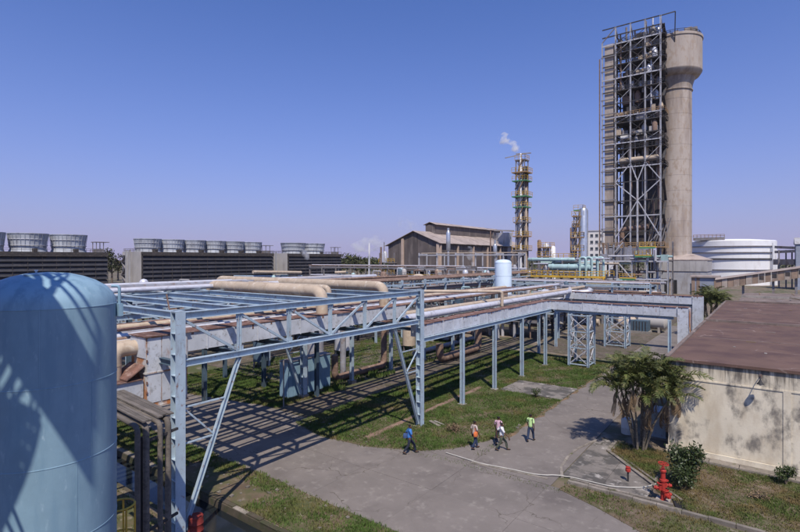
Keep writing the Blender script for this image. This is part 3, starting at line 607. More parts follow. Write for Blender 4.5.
duct('rust-streaked grey duct crossing to the right above the side road', 'x', -20.55, -7.2, 54.3, 55.3, 5.9, 6.8)
t = duct('rusty drop box at the right end of the near crossing duct', 'x', -7.15, -6.2, 54.25, 55.35, 1.2, 6.8)
MB().box(-6.195, -6.15, 54.2, 55.4, 1.2, 6.75).build('rusty_edge', 'duct_rust', t)
duct('second grey duct crossing farther back above the side road', 'x', -23.0, -7.55, 69.0, 70.0, 6.0, 6.95)
duct('drop box at the right end of the far crossing duct', 'x', -7.5, -6.45, 68.95, 70.05, 1.2, 6.95)
duct('thin rusty-topped cable tray behind the walkway duct', 'y', 29.0, 68, -24.2, -23.6, 6.35, 6.65, seg=2.2)
duct('second rusty-topped cable tray in the middle of the rack', 'y', -4, 62, -27.9, -27.2, 7.42, 7.72, seg=2.6)
duct('farther rusty-topped tray beside the rear truss', 'y', -4, 62, -30.2, -29.5, 7.42, 7.70, seg=2.6)
# end box with rust at the left post
eb = thing('duct_end_box', (-21.4, 9.2, 5.2), 'rust-streaked pale box at the left end of the truss duct', 'duct')
MB().box(-21.95, -20.66, 10.1, 11.9, 5.35, 8.25).build('box_panel', 'duct_rust', eb)
MB().box(-20.655, -20.64, 10.14, 10.72, 5.5, 8.2).build('side_plate', 'duct', eb); MB().box(-20.655, -20.635, 10.76, 11.85, 5.5, 8.2).build('side_plate', 'duct', eb)
MB().box(-22.05, -20.56, 10.02, 12.0, 8.254, 8.29).build('lid_plate', 'rust_lid', eb)
MB().box(-22.0, -20.61, 10.05, 11.93, 6.72, 6.78).build('flange', 'duct_rust', eb)
MB().box(-22.0, -20.61, 10.05, 11.93, 5.3, 5.36).build('flange', 'duct_rust', eb)
for z in (5.9, 6.3, 7.2, 7.6): MB().box(-20.66, -20.60, 10.1, 10.14, z, z + .12).build('hinge', 'rust_lid', eb)
lb = thing('low_duct', (-21.4, 6, 4.6), 'low pale duct with rusty sloped lid beside the blue tank', 'duct')
for i in range(5): MB().box(-22.2, -20.8, 10.05 - (i + 1) * 1.5 + .01, 10.05 - i * 1.5, 5.75, 6.5).build('duct_panel', 'duct', lb); MB().box(-22.3, -20.72, 10.0 - (i + 1) * 1.5 + .05, 10.0 - i * 1.5, 6.504, 6.54).build('lid_plate', 'rust_lid', lb)
MB().add([(-22.0, 9.35, 6.62), (-20.7, 9.35, 6.62), (-20.7, 10.06, 7.1), (-22.0, 10.06, 7.1), (-22.0, 9.35, 6.57), (-20.7, 9.35, 6.57), (-20.7, 10.06, 7.05), (-22.0, 10.06, 7.05)], [(0, 1, 2, 3), (7, 6, 5, 4), (0, 4, 5, 1), (1, 5, 6, 2), (2, 6, 7, 3), (3, 7, 4, 0)]).build('sloped_lid', 'rust_lid', lb)
for y in (7.9, 4.2): MB().hcol(-21.6, y, 0, 5.75, .25, .25).build('post', 'blue_steel_dark', lb)
pipe([(-21.6, 9.2, 6.5), (-21.6, 9.2, 7.75), (-21.6, 10.08, 7.75)], .32, 'beige', 'beige ribbed elbow entering the rusty end box', .55, rings=.5, name='pipe_elbow')

# walkway posts
wl = ['nearest the road truss', 'second from the road truss', 'third from the road truss', 'fourth from the road truss']
for i, y in enumerate((34.2, 39.9, 45.9, 52.2)):
    t = thing('walkway_post', (-19.5, y, 0), f'pale blue H post carrying the walkway duct on the lawn, {wl[i]}', 'post', 'walkway posts')
    MB().hcol(-19.45, y, .05, 5.70, .28, .32, .03).build('column', 'blue_steel', t); MB().box(-19.75, -19.15, y - .28, y + .28, 0, .10).build('base_block', 'conc', t)
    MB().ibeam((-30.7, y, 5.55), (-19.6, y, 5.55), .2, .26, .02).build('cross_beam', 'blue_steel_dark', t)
t = thing('walkway_beam', (-19.45, 28.4, 5.8), 'pale blue beam under the walkway duct along the lawn posts', 'beam')
MB().ibeam((-19.45, 28.35, 5.85), (-19.45, 54.0, 5.85), .26, .29, .025).build('beam', 'blue_steel', t)
rl_ = ['behind the blue-grey cabin', 'just right of the blue-grey cabin', 'behind the far truss column', 'behind the first lawn post', 'behind the second lawn post', 'behind the third lawn post', 'farthest back']
for i, y in enumerate((28.1, 34, 39.9, 45.9, 52.2, 58.2, 64.2)):
    t = thing('rack_post', (-31, y, 0), f'pale post in the rear row of the pipe rack, {rl_[i]}', 'post', 'rear rack posts')
    MB().hcol(-31.0 if i else -30.4, y + (0 if i else .9), 0, 7.0, .28, .3, .03).build('column', 'blue_steel' if i else 'blue_steel_dark', t); MB().box(-31.3, -30.7, y - .3, y + .3, 0, .3).build('base_block', 'conc', t)
for i, y in enumerate((58.2, 64.2, 70.2)):
    t = thing('rack_post', (-22.5, y, 0), f'pale post under the pipes beyond the walkway corner, {["first", "second", "third"][i]} from the corner', 'post', 'far front rack posts')
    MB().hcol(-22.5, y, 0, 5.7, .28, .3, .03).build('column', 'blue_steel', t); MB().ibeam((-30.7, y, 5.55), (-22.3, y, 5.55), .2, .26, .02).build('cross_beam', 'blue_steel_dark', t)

# lattice towers
def lattice(x0, x1, y0, y1, z1, label):
    t = thing('lattice_tower', ((x0 + x1) / 2, (y0 + y1) / 2, 0), label, 'tower')
    for x in (x0, x1):
        for y in (y0, y1): MB().hcol(x, y, 0, z1, .22, .24, .025).build('leg', 'blue_steel', t)
    n = 3; hz = [.3 + (z1 - .4) * i / n for i in range(n + 1)]
    for (a, b_) in (((x0, y0), (x1, y0)), ((x1, y0), (x1, y1)), ((x0, y1), (x1, y1)), ((x0, y0), (x0, y1))):
        for i in range(n + 1): MB().beam((*a, hz[i]), (*b_, hz[i]), .1).build('strut', 'blue_steel', t)
        for i in range(n):
            MB().beam((*a, hz[i]), (*b_, hz[i + 1]), .08).build('cross_brace', 'steel_light', t); MB().beam((*b_, hz[i]), (*a, hz[i + 1]), .07).build('cross_brace', 'steel_light', t)
    return t
lattice(-17.3, -15.3, 53.4, 55.6, 5.6, 'pale blue lattice tower under the near crossing duct')
lattice(-17.4, -14.9, 68.2, 70.5, 5.7, 'pale blue lattice tower under the far crossing duct')
for i, (x, y, z) in enumerate(((-7.85, 54.3, 5.6), (-7.75, 69.2, 5.7))):
    t = thing('portal_post', (x, y, 0), f'pale blue post at the right end of the {["near", "far"][i]} crossing duct', 'post', 'crossing duct end posts')
    MB().hcol(x, y, 0, z, .28, .28, .03).build('column', 'blue_steel', t)
    MB().ibeam((-19.2 if i == 0 else -22, y + .4, z + .14), (x + .3, y + .4, z + .14), .24, .26, .02).build('beam', 'blue_steel', t)

# ------------------------------------------------------------------ main pipes
pipe([(-32.9, 20.8, 6.5), (-32.9, 20.8, 9.58), (-21.35, 20.8, 9.58), (-21.35, 20.8, 8.22)], .36, 'beige', 'fat beige insulated pipe bending down into the truss duct, nearer one', .7, 20, rings=1.6)
pipe([(-41, 26.7, 6.5), (-41, 26.7, 9.62), (-21.35, 26.7, 9.62), (-21.35, 26.7, 8.22)], .34, 'beige', 'second fat beige insulated pipe bending down near the far truss column', .7, 20, rings=1.6)
pipe([(-33, 24.0, 8.0), (-33, 24.0, 9.55), (-24, 24.0, 9.55), (-24, 24, 8.0)], .2, 'beige', 'thin beige pipe between the two fat beige pipes', .4, 14, rings=1.6)
pipe([(-21.3, 28.6, 7.16), (-21.3, 66, 7.16), (-24.5, 76, 7.0)], .27, 'clad', 'bright white clad pipe lying beside the walkway duct', 3, 18, rings=1.5)
pipe([(-22.7, 28.4, 7.2), (-22.7, 57, 7.2), (-23.6, 80, 7.1)], .24, 'beige', 'fat beige pipe behind the white clad pipe on the rack', 3, 16, rings=1.5)
pipe([(-29.5, 38.5, 6.6), (-29.5, 38.5, 8.2), (-29.5, 38.5, 8.35), (-20.9, 44.5, 8.35), (-20.9, 44.5, 6.9)], .15, 'beige', 'thin beige pipe on short legs bending down onto the walkway duct', .3, 12)
pipe([(-25.0, -4, 7.62), (-25.0, 70, 7.62)], .13, 'brown_pipe', 'rust brown pipe in the middle of the rack')
pipe([(-25.6, -4, 7.66), (-25.6, 74, 7.66)], .17, 'clad', 'pale clad pipe in the middle of the rack', rings=1.8)
pipe([(-26.3, -4, 7.66), (-26.3, 78, 7.66)], .17, 'grey_pipe', 'grey pipe in the middle of the rack')
pipe([(-28.6, -4, 7.7), (-28.6, 62, 7.7)], .2, 'beige', 'beige pipe near the rear truss', rings=1.8)
pipe([(-24.45, -4, 7.6), (-24.45, 27, 7.6)], .1, 'clad', 'thin pale pipe beside the truss duct')
pipe([(-23.4, -4, 7.66), (-23.4, 26, 7.66)], .18, 'beige', 'beige pipe running behind the rusty end box', rings=1.8)
pipe([(-22.6, -4, 7.55), (-22.6, 27, 7.55)], .09, 'grey_pipe', 'thin grey pipe close behind the truss duct')
for i in range(9):
    x = -32.2 - i * 1.05; r_ = random.choice([.08, .12, .16, .2, .1])
    pipe([(x, -6, 9.55), (x, 33 + random.uniform(-3, 14), 9.55)], r_, random.choice(['clad', 'grey_pipe', 'beige', 'clad', 'brown_pipe']), f'pipe on the high rack behind the rear truss, number {["one", "two", "three", "four", "five", "six", "seven", "eight", "nine"][i]} from the front', group='pipes behind the rear truss')
# pipes low on the ground under the rack
pipe([(-32.4, 33.2, 2.6), (-32.4, 33.2, .42), (-32.4, 40.5, .42), (-32.4, 40.5, 5.2)], .32, 'brown_pipe', 'mottled brown pipe with elbows on the ground right of the cabin', .6, 14, rings=1.0)
pipe([(-29.0, 46.0, 2.2), (-29.0, 46.0, .55), (-29.0, 55, .55), (-29.0, 55, 5.0)], .42, 'brown_pipe', 'fat mottled pipe on the ground behind the first lawn posts', .8, 16, rings=1.0)
pipe([(-33.5, 47.5, .4), (-33.5, 62, .4)], .28, 'grey_pipe', 'grey pipe on the ground at the far side of the track', rings=2)
pipe([(-34.0, 36, 0.0), (-34.0, 36, 5.0)], .3, 'grey_pipe', 'grey upright pipe behind the mottled elbow pipe')

# blue-grey clad cabin under the rack
cb = thing('pump_cabin', (-33, 29.4, 0), 'blue-grey sheet-clad cabin under the pipe rack', 'cabin')
MB().box(-32.6, -31.62, 27.0, 31.8, 0, 3.0).build('body', 'blue_steel_dark', cb)
for i in range(4): MB().box(-31.615, -31.56, 27.02 + i * 1.19, 27.02 + (i + 1) * 1.19 - .02, .12, 3.02 - i * .0).build('cladding_sheet', 'tank_blue', cb)
MB().box(-32.65, -31.6, 26.95, 26.99, .1, 3.0).build('end_sheet', 'tank_blue', cb)
MB().box(-31.55, -31.45, 28.4, 29.0, .9, 2.4).build('cabinet_door', 'steel_light', cb)
MB().box(-32.7, -31.5, 26.9, 31.9, 3.03, 3.09).build('roof', 'steel', cb)
t = thing('lamp_pole', (-31.0, 26.0, 0), 'thin grey pole standing left of the blue-grey cabin', 'pole')
MB().tube([(-30.3, 25.4, 0), (-30.3, 25.4, 3.6)], .05, 8).build('pole', 'steel', t, True); MB().beam((-30.3, 25.4, 3.6), (-31.4, 27.0, 3.3), .05).build('arm', 'steel', t)
# second cabin-like plant behind: vessels and steel under the rack
for i, (x, y, r_, h, m) in enumerate(((-38, 36, .9, 5.5, 'grey_pipe'), (-40.5, 43, 1.1, 6, 'clad'), (-36, 50, .8, 4.6, 'beige'), (-43, 33, .8, 5.5, 'blue_steel_dark'))):
    t = thing('process_vessel', (x, y, 0), f'upright {["grey", "pale clad", "beige", "dark blue"][i]} vessel under the pipes behind the track', 'vessel', None)
    MB().lathe((x, y, 0), [(r_, .8), (r_, h), (r_ * .8, h + .25), (.02, h + .35)], 20).build('shell', m, t, True)
    for a in (0, 2.1, 4.2): MB().beam((x + r_ * .85 * math.cos(a), y + r_ * .85 * math.sin(a), 0), (x + r_ * .85 * math.cos(a), y + r_ * .85 * math.sin(a), .9), .12).build('leg', 'steel', t)

# riser pipes with plank covers beside the left column
rp = [(137.6, 427, 15.6, .085), (146.2, 426, 15.9, .10), (160.2, 423, 16.6, .085), (168.2, 420, 17.0, .10)]
for i, (px, py, f, r_) in enumerate(rp):
    p = AT(px, py, f); lab = ['nearest the blue tank', 'second from the blue tank', 'third from the blue tank', 'beside the truss column'][i]
    pipe([(p.x - 4.2, p.y, p.z + .25), (p.x, p.y, p.z), (p.x, p.y, 0)], r_, 'old_wood', f'grey riser pipe dropping to the ground, {lab}', .25, 10, group='riser pipes beside the truss column')
p1, p3 = AT(146, 425, 15.9), AT(164, 419, 17.0)
for i, (p, wd) in enumerate(((p1, .32), (p3, .6))):
    t = thing('pipe_cover', (p.x, p.y, p.z), f'weathered grey plank cover over the riser pipes, {["narrow one nearer the tank", "broad one beside the column"][i]}', 'cover')
    for k in range(3): MB().beam((p.x - 3.6, p.y - wd / 2 + (k + .5) * wd / 3, p.z + .36), (p.x + .05 + random.uniform(-.1, .1), p.y - wd / 2 + (k + .5) * wd / 3, p.z + .15), wd / 3 - .02, .05).build('plank', 'old_wood', t)
t = thing('riser_support', (p1.x, p1.y, 0), 'dark steel frame holding the riser pipes', 'frame')
a, b_ = AT(132, 440, 15.7), AT(172, 426, 17.2)
for zz in (a.z - .2, 2.6): MB().beam((a.x, a.y + .2, zz), (b_.x, b_.y + .2, zz), .08).build('bar', 'steel_dark', t)
for q in (a,): MB().beam((q.x, q.y + .28, 0), (q.x, q.y + .28, a.z), .1).build('leg', 'steel_dark', t)
# yellow caged ladder hoop at the bottom left and a red drum
q = AT(120, 505, 14.2); t = thing('ladder_cage', (q.x, q.y, 0), 'yellow safety cage of a ladder below the blue tank', 'ladder')
for z in (q.z, q.z - .9, q.z - 1.8): 
    if z > .3: MB().tube([(q.x + .38 * math.cos(i * .3927), q.y + .38 * math.sin(i * .3927), z) for i in range(17)], .028, 6, False).build('hoop', 'yellow', t)
for i in range(5): MB().beam((q.x + .38 * math.cos(i * 1.25), q.y + .38 * math.sin(i * 1.25), .1), (q.x + .38 * math.cos(i * 1.25), q.y + .38 * math.sin(i * 1.25), q.z), .04).build('upright', 'yellow', t)
q = AT(196, 548, 20.5); t = thing('barrel', (q.x, q.y, 0), 'red barrel behind the raking brace at the ditch', 'barrel')
MB().lathe((q.x, q.y, 0), [(.27, 0), (.29, .03), (.29, .28), (.305, .3), (.29, .32), (.29, .57), (.305, .59), (.29, .61), (.29, .86), (.27, .88), (.26, .86), (.02, .86)], 20).build('drum', 'old_red', t, True)

# ================================================================== COOLING TOWERS
def cooling(label, y0, y1, stacks, x1=-193.0, wd=15.0, zc=13.2, r_=4.7, hs=6.6, wall=False, nb=8):
    t = thing('cooling_tower', (x1 - wd / 2, (y0 + y1) / 2, 0), label, 'cooling tower', 'cooling tower banks'); xc = x1 - wd / 2
    MB().box(x1 - wd + .6, x1 - .6, y0 + .3, y1 - .3, 0, zc - .9).build('casing', 'louvre_back', t)
    for i in range(nb):                                           # louvre blades, sloping outwards
        z = 1.0 + (zc - 2.6) * i / (nb - 1); h = (zc - 2.6) / (nb - 1) * .92
        MB().add([(x1 - .5, y0, z + h), (x1 - .5, y1, z + h), (x1 + .25, y1, z + .05), (x1 + .25, y0, z + .05), (x1 - .55, y0, z + h), (x1 - .55, y1, z + h), (x1 + .17, y1, z), (x1 + .17, y0, z)],
                 [(3, 2, 1, 0), (4, 5, 6, 7), (2, 3, 7, 6), (0, 3, 7, 4), (1, 2, 6, 5), (0, 1, 5, 4)]).build('louvre_blade', 'louvre', t)
    n = round((y1 - y0) / 4.0)
    for i in range(n + 1):
        y = y0 + (y1 - y0) * i / n; MB().beam((x1 + .3, y, 0), (x1 - .1, y, zc - 1.0), .14, .14).build('frame_post', 'timber', t)
    MB().box(x1 - wd, x1 + .2, y0 - .2, y1 + .2, zc - 1.0, zc).build('fan_deck', 'timber', t)
    rail(t, [(x1 - wd, y0, zc), (x1 + .1, y0, zc), (x1 + .1, y1, zc), (x1 - wd, y1, zc)], 1.2, 'timber', 2.4, .05)
    MB().box(x1 - .3, x1 + .35, y0, y1, zc - 1.5, zc - 1.04).build('distribution_pipe', 'timber', t)
    for yc in stacks:
        s_ = MB().lathe((xc, yc, zc), [(r_ * 1.0, 0), (r_ * .93, .9), (r_ * .92, 1.6), (r_ * .95, hs * .55), (r_ * 1.03, hs - .25), (r_ * 1.06, hs - .22), (r_ * 1.06, hs), (r_ * .98, hs), (r_ * .9, hs * .5), (r_ * .9, .5)], 40, False).build('fan_stack', 'stack', t, True)
        for hh in (hs * .35, hs * .68): MB().lathe((xc, yc, zc + hh), [(r_ * .965, -.12), (r_ * 1.01, -.08), (r_ * 1.01, .08), (r_ * .965, .12)], 40, False).build('stiffening_ring', 'steel_light', s_, True)
        rb = MB()
        for k in range(28):
            a = 2 * math.pi * k / 28; rb.beam((xc + r_ * .94 * math.cos(a), yc + r_ * .94 * math.sin(a), zc + 1.4), (xc + r_ * 1.05 * math.cos(a), yc + r_ * 1.05 * math.sin(a), zc + hs - .3), .09)
        q = rb.build('stack_rib', 'stack', s_); q['kind'] = 'stuff'
        MB().box(xc + r_ * .8, x1 - .2, yc - .5, yc + .5, zc, zc + 1.1).build('fan_motor', 'timber', t)
    if wall:
        MB().box(x1 - wd - .5, x1 - .8, y0 - .55, y0 - .02, 0, zc + .1).build('end_wall', 'conc_light', t)
        for xx in (x1 - wd + 3.5, x1 - wd + 6.2): MB().box(xx, xx + .7, y0 - 1.3, y0 - .56, 0, zc + .6).build('end_riser', 'grey_clad', t)
        st_ = MB()
        for k in range(5):
            z0_ = k * 2.6; xa, xb = (x1 - wd + .2, x1 - wd + 3.3) if k % 2 == 0 else (x1 - wd + 3.3, x1 - wd + .2)
            st_.beam((xa, y0 - 1.0, z0_), (xb, y0 - 1.0, z0_ + 2.6), .8, .25); st_.box(x1 - wd - .2, x1 - wd + 3.6, y0 - 1.5, y0 - .57, z0_ + 2.5, z0_ + 2.62)
        st_.build('end_stair', 'steel', t)
        rail(t, [(x1 - wd, y0 - .3, zc + .1), (x1 - 1, y0 - .3, zc + .1)], 1.2, 'steel', 1.5, .05)
    # lifting frame at the far end of the deck
    fr = MB()
    for (xx, yy) in ((x1 - 2, y1 - 3), (x1 - 5, y1 - 3), (x1 - 2, y1 - .6), (x1 - 5, y1 - .6)): fr.beam((xx, yy, zc), (xx, yy, zc + 3.6), .2)
    fr.box(x1 - 5.6, x1 - 1.4, y1 - 3.4, y1 + 1.2, zc + 3.6, zc + 3.85); fr.box(x1 - 5, x1 - 2, y1 - 2.8, y1 - .8, zc, zc + 1.2); fr.build('deck_shelter', 'steel', t)
    return t
cooling('dark louvred cooling tower bank at the far left behind the tank', 24, 80.5, [34.6, 46.6, 58.6, 70.6], r_=5.45, hs=6.2, zc=13.9)
cooling('middle cooling tower bank with pale end wall and six fan stacks', 93, 155.5, [98.6 + i * 9.9 for i in range(6)], wall=True, hs=5.3, zc=14.3, r_=4.85)
cooling('small right-hand cooling tower bank with two fan stacks', 165, 203, [174.5, 188.5], wall=True, r_=6.2, hs=5.6, zc=14.3)

# ================================================================== TREES (far)
def make_tree(loc, h, rad, seed, label, m='far_leaf', n=650, leaf=.55, group='trees on the horizon'):
    rg = random.Random(seed); x, y = loc; t = thing('tree', (x, y, 0), label, 'tree', group)
    MB().tube([(x, y, 0), (x + rg.uniform(-.3, .3), y, h * .35), (x + rg.uniform(-.6, .6), y + rg.uniform(-.5, .5), h * .7)], [h * .03, h * .022, h * .01], 7).build('trunk', 'bark', t, True)
    cl = []
    for k in range(rg.randint(6, 9)):
        a = rg.uniform(0, 6.28); q = rad * rg.uniform(.2, .75); cz = h * rg.uniform(.42, .9); cl.append((x + q * math.cos(a), y + q * math.sin(a), cz, rad * rg.uniform(.28, .5)))
        MB().tube([(x, y, h * .32), (x + q * .5 * math.cos(a), y + q * .5 * math.sin(a), (h * .35 + cz) / 2), (cl[-1][0], cl[-1][1], cz)], [h * .014, h * .009, h * .004], 5).build('limb', 'bark', t, True)
    mb = MB()
    for i in range(n):
        cx, cy, cz, cr = rg.choice(cl); v = Vector((rg.gauss(0, 1), rg.gauss(0, 1), rg.gauss(0, .8))).normalized() * cr * rg.random() ** .4
        p = Vector((cx, cy, cz)) + v; a = Vector((rg.gauss(0, 1), rg.gauss(0, 1), rg.gauss(0, .5))).normalized(); b = a.orthogonal().normalized(); s_ = leaf * rg.uniform(.5, 1.2)
        mb.add([p - a * s_, p + b * s_ * .55, p + a * s_, p - b * s_ * .55], [(0, 1, 2, 3)])
    mb.build('crown', m, t); return t
tr = [(103, 250, 246, 11.5, 6), (112, 235, 252, 9, 5), (118, 262, 250, 12, 5)]
for i, (px, f, py, h, r_) in enumerate(tr):
    p = AT(px, py, f); make_tree((p.x, p.y), 11.5 + (259 - py) * f / 495 + .5, r_, 40 + i, f'leafy tree in the gap between the cooling towers, {["left one", "middle one", "right one"][i]}')
rg_ = random.Random(5)
pos = [(330 + i * 5.2 + rg_.uniform(-1.5, 1.5), rg_.uniform(300, 380)) for i in range(12)]
nm = ['first', 'second', 'third', 'fourth', 'fifth', 'sixth', 'seventh', 'eighth', 'ninth', 'tenth', 'eleventh', 'twelfth']
for i, (px, f) in enumerate(pos):
    p = AT(px, 259, f); make_tree((p.x, p.y), rg_.uniform(11.5, 14.5), rg_.uniform(6, 9), 60 + i, f'hazy tree on the horizon left of the shed, {nm[i]} from the left', leaf=.8)
# the far wood, one mass along the horizon
mb = MB(); rg_ = random.Random(9)
for i in range(15000):
    px = rg_.uniform(-150, 950); f = rg_.uniform(420, 620); hh = 6.5 + 5.5 * (.5 + .5 * mnoise.noise(Vector((px * .06, f * .01, 0)))) + 3 * mnoise.noise(Vector((px * .3, 3, 0)))
    p = AT(px, 259, f); p.z = hh * rg_.random() ** .6
    a = Vector((rg_.gauss(0, 1), rg_.gauss(0, 1), rg_.gauss(0, .6))).normalized(); b = a.orthogonal().normalized(); s_ = rg_.uniform(.6, 2.0); mb.add([p - a * s_, p + b * s_ * .6, p + a * s_, p - b * s_ * .6], [(0, 1, 2, 3)])
tag(mb.build('far_wood', 'far_leaf'), 'hazy dark belt of far trees along the horizon', 'wood', None, 'stuff')

# ================================================================== THE CORRUGATED SHED
SX1 = None
c0 = AT(439, 259, 150); SXR, SYF = c0.x, c0.y            # right front corner
SW, SL, SE, SR = 19.5, 64.0, 16.2, 20.4
sh = thing('factory_shed', (SXR - SW / 2, SYF, 0), 'large brown-grey corrugated shed with roof monitor', 'shed'); xl = SXR - SW; xm = SXR - SW / 2 + .6
n = 10
for i in range(n):
    xa = xl + SW * i / n; xb = xl + SW * (i + 1) / n - .03
    zt = lambda x_: SR - (SR - SE) * abs(x_ - xm) / (SW / 2 + .6)
    zb_ = 7.6 if i > 2 else 5.2
    if i in (1, 2): zb_ = 8.2
    dy = .06 * (i % 2)
    MB().add([(xa, SYF - dy, zb_), (xb, SYF - dy, zb_), (xb, SYF - dy, zt(xb) - .1), (xa, SYF - dy, zt(xa) - .1), (xa, SYF + .1, zb_), (xb, SYF + .1, zb_), (xb, SYF + .1, zt(xb) - .1), (xa, SYF + .1, zt(xa) - .1)],
             [(0, 1, 2, 3), (7, 6, 5, 4), (0, 4, 5, 1), (1, 5, 6, 2), (2, 6, 7, 3), (3, 7, 4, 0)]).build('gable_sheet', 'shed_wall', sh)
for i in range(16):
    ya = SYF + SL * i / 16; yb = SYF + SL * (i + 1) / 16 - .03; MB().box(SXR - .1 + .05 * (i % 2), SXR + .05 * (i % 2), ya, yb, 6.5 if i % 5 else 3.5, SE - .1).build('side_sheet', 'shed_wall', sh)
MB().box(xl, xl + .15, SYF + .2, SYF + SL, 5, SE - .1).build('side_sheet', 'shed_wall', sh); MB().box(xl, SXR, SYF + SL - .2, SYF + SL - .1, 0, SE).build('rear_sheet', 'shed_wall', sh)
for i in range(12):
    ya = SYF - .8 + (SL + 1.4) * i / 12; yb = SYF - .8 + (SL + 1.4) * (i + 1) / 12 - .02; o_ = .05 * (i % 2)
    for (xa, xb) in ((xm, SXR + .9), (xm, xl - .9)):
        za = SR + o_; zb_ = SR - (SR - SE) * abs(xb - xm) / (SW / 2 + .6) + o_
        MB().add([(xa, ya, za), (xb, ya, zb_), (xb, yb, zb_), (xa, yb, za), (xa, ya, za - .14), (xb, ya, zb_ - .14), (xb, yb, zb_ - .14), (xa, yb, za - .14)],
                 [(0, 1, 2, 3), (7, 6, 5, 4), (0, 4, 5, 1), (1, 5, 6, 2), (2, 6, 7, 3), (3, 7, 4, 0)]).build('roof_sheet', 'shed_roof', sh)
mo = MB().box(xm - 1.8, xm + 1.8, SYF + 9, SYF + SL - 6, SR - .6, SR + 2.4).build('roof_monitor', 'shed_wall', sh)
for i in range(8):
    ya = SYF + 8.6 + (SL - 14) * i / 8; md_ = (SL - 14) / 8 - .05
    for sg in (-1, 1): MB().add([(xm, ya, SR + 3.3), (xm + sg * 2.5, ya, SR + 2.4), (xm + sg * 2.5, ya + md_, SR + 2.4), (xm, ya + md_, SR + 3.3), (xm, ya, SR + 3.2), (xm + sg * 2.5, ya, SR + 2.3), (xm + sg * 2.5, ya + md_, SR + 2.3), (xm, ya + md_, SR + 3.2)], [(0, 1, 2, 3), (7, 6, 5, 4), (0, 4, 5, 1), (1, 5, 6, 2), (2, 6, 7, 3), (3, 7, 4, 0)]).build('monitor_roof', 'shed_roof', mo)
for x in (xl + 6.0, SXR - .2): MB().box(x - .45, x + .45, SYF - .5, SYF - .12, 0, SE + (1.8 if x < SXR - 1 else 0)).build('post', 'shed_post', sh)
for i in range(7): MB().box(SXR + .12, SXR + .6, SYF + i * 10.4, SYF + i * 10.4 + .6, 0, SE - .3).build('post', 'shed_post', sh)
# low annex left of the gable
for x in (xl - .3, xl + 3, SXR - .6): MB().beam((x, SYF + .6, 0), (x, SYF + .6, 8), .4).build('post', 'steel_dark', sh)
MB().box(xl + .5, SXR - .5, SYF + 3, SYF + 3.3, 0, 8).build('inner_wall', 'louvre_back', sh)
sx = thing('stair_frame', (xl - 3, SYF + 2, 0), 'yellow railed platform frame at the left of the shed gable', 'platform')
for (x, y) in ((xl - 2.6, SYF + 1), (xl + 3.4, SYF - 1.3), (xl - 2.6, SYF - 1.3)): MB().beam((x, y, 0), (x, y, 13.5), .25).build('post', 'steel', sx)
for z in (6.5, 10.2): MB().box(xl - 2.8, xl + 3.6, SYF - 1.6, SYF - .2, z, z + .2).build('deck', 'steel', sx); rail(sx, [(xl - 2.8, SYF - 1.55, z + .2), (xl + 3.6, SYF - 1.55, z + .2)], 1.2, 'yellow', 1.4, .06)
MB().beam((xl - 2.6, SYF - 1.3, 0), (xl + 3.4, SYF - 1.3, 6.4), .2).build('brace', 'steel', sx); MB().beam((xl + 3.4, SYF - 1.3, 6.6), (xl - 2.6, SYF - 1.3, 10.2), .2).build('brace', 'steel', sx)
MB().lathe((xl - .8, SYF - 1.0, 10.4), [(.9, 0), (.9, 3), (.5, 3.6), (.02, 3.7)], 16).build('drum', 'clad', sx, True)
# vertical flue with silver sleeve in front of the shed, and others
def flue(px, f, pytop, pybot, r_, m, label, sleeve=None):
    p = AT(px, pytop, f); q = AT(px, pybot, f); zb_ = max(0, q.z); t = thing('flue_pipe', (p.x, p.y, 0), label, 'chimney')
    MB().tube([(p.x, p.y, 0), (p.x, p.y, p.z)], r_, 12).build('stack', m, t, True)
    if sleeve:
        a, b = AT(px, sleeve[0], f), AT(px, sleeve[1], f); MB().lathe((p.x, p.y, 0), [(r_, b.z - .4), (r_ * 1.9, b.z), (r_ * 1.9, a.z), (r_, a.z + .6)], 14).build('sleeve', 'silver', t, True)
    MB().box(p.x - r_ * 2, p.x + r_ * 2, p.y - r_ * 2, p.y + r_ * 2, 0, .4).build('base', 'conc', t); return t
flue(448.3, 140, 228, 285, .32, 'silver', 'silver flue with fat sleeve in front of the shed corner', (233, 250))
flue(495, 150, 240, 285, .32, 'silver', 'short silver flue above the white vessel', (246, 257))
flue(369.2, 175, 243, 285, .30, 'white_paint', 'thin white chimney standing clear left of the shed')
flue(381, 150, 247, 285, .28, 'brown_pipe', 'thin brown chimney beside the shed gable')
flue(490.5, 165, 231, 285, .2, 'brown_pipe', 'thin brown pole rising behind the shed roof')
flue(384.2, 135, 242, 285, .12, 'steel', 'slim grey mast left of the shed gable')
# crane-like beams above the shed's far end
p = AT(500, 231, 195); t = thing('hoist_beam', (p.x, p.y, 0), 'steel hoist gantry showing above the right end of the shed roof', 'gantry')
for dpx in (-9, 2): 
    q = AT(500 + dpx, 231, 195); MB().beam((q.x, q.y, 0), (q.x, q.y, q.z), .5).build('post', 'steel', t)
a, b = AT(484, 230, 195), AT(514, 231, 195); MB().beam(a, b, .5, .6).build('beam', 'steel', t)
q = AT(504, 238, 192); MB().box(q.x - 2.4, q.x + 2.4, q.y - 2, q.y + 2, 0, q.z + 2).build('machine_house', 'grey_clad', t); MB().box(q.x - 8, q.x - 4.6, q.y, q.y + 2, q.z - 3, q.z + 2.4).build('tank_box', 'steel', t)

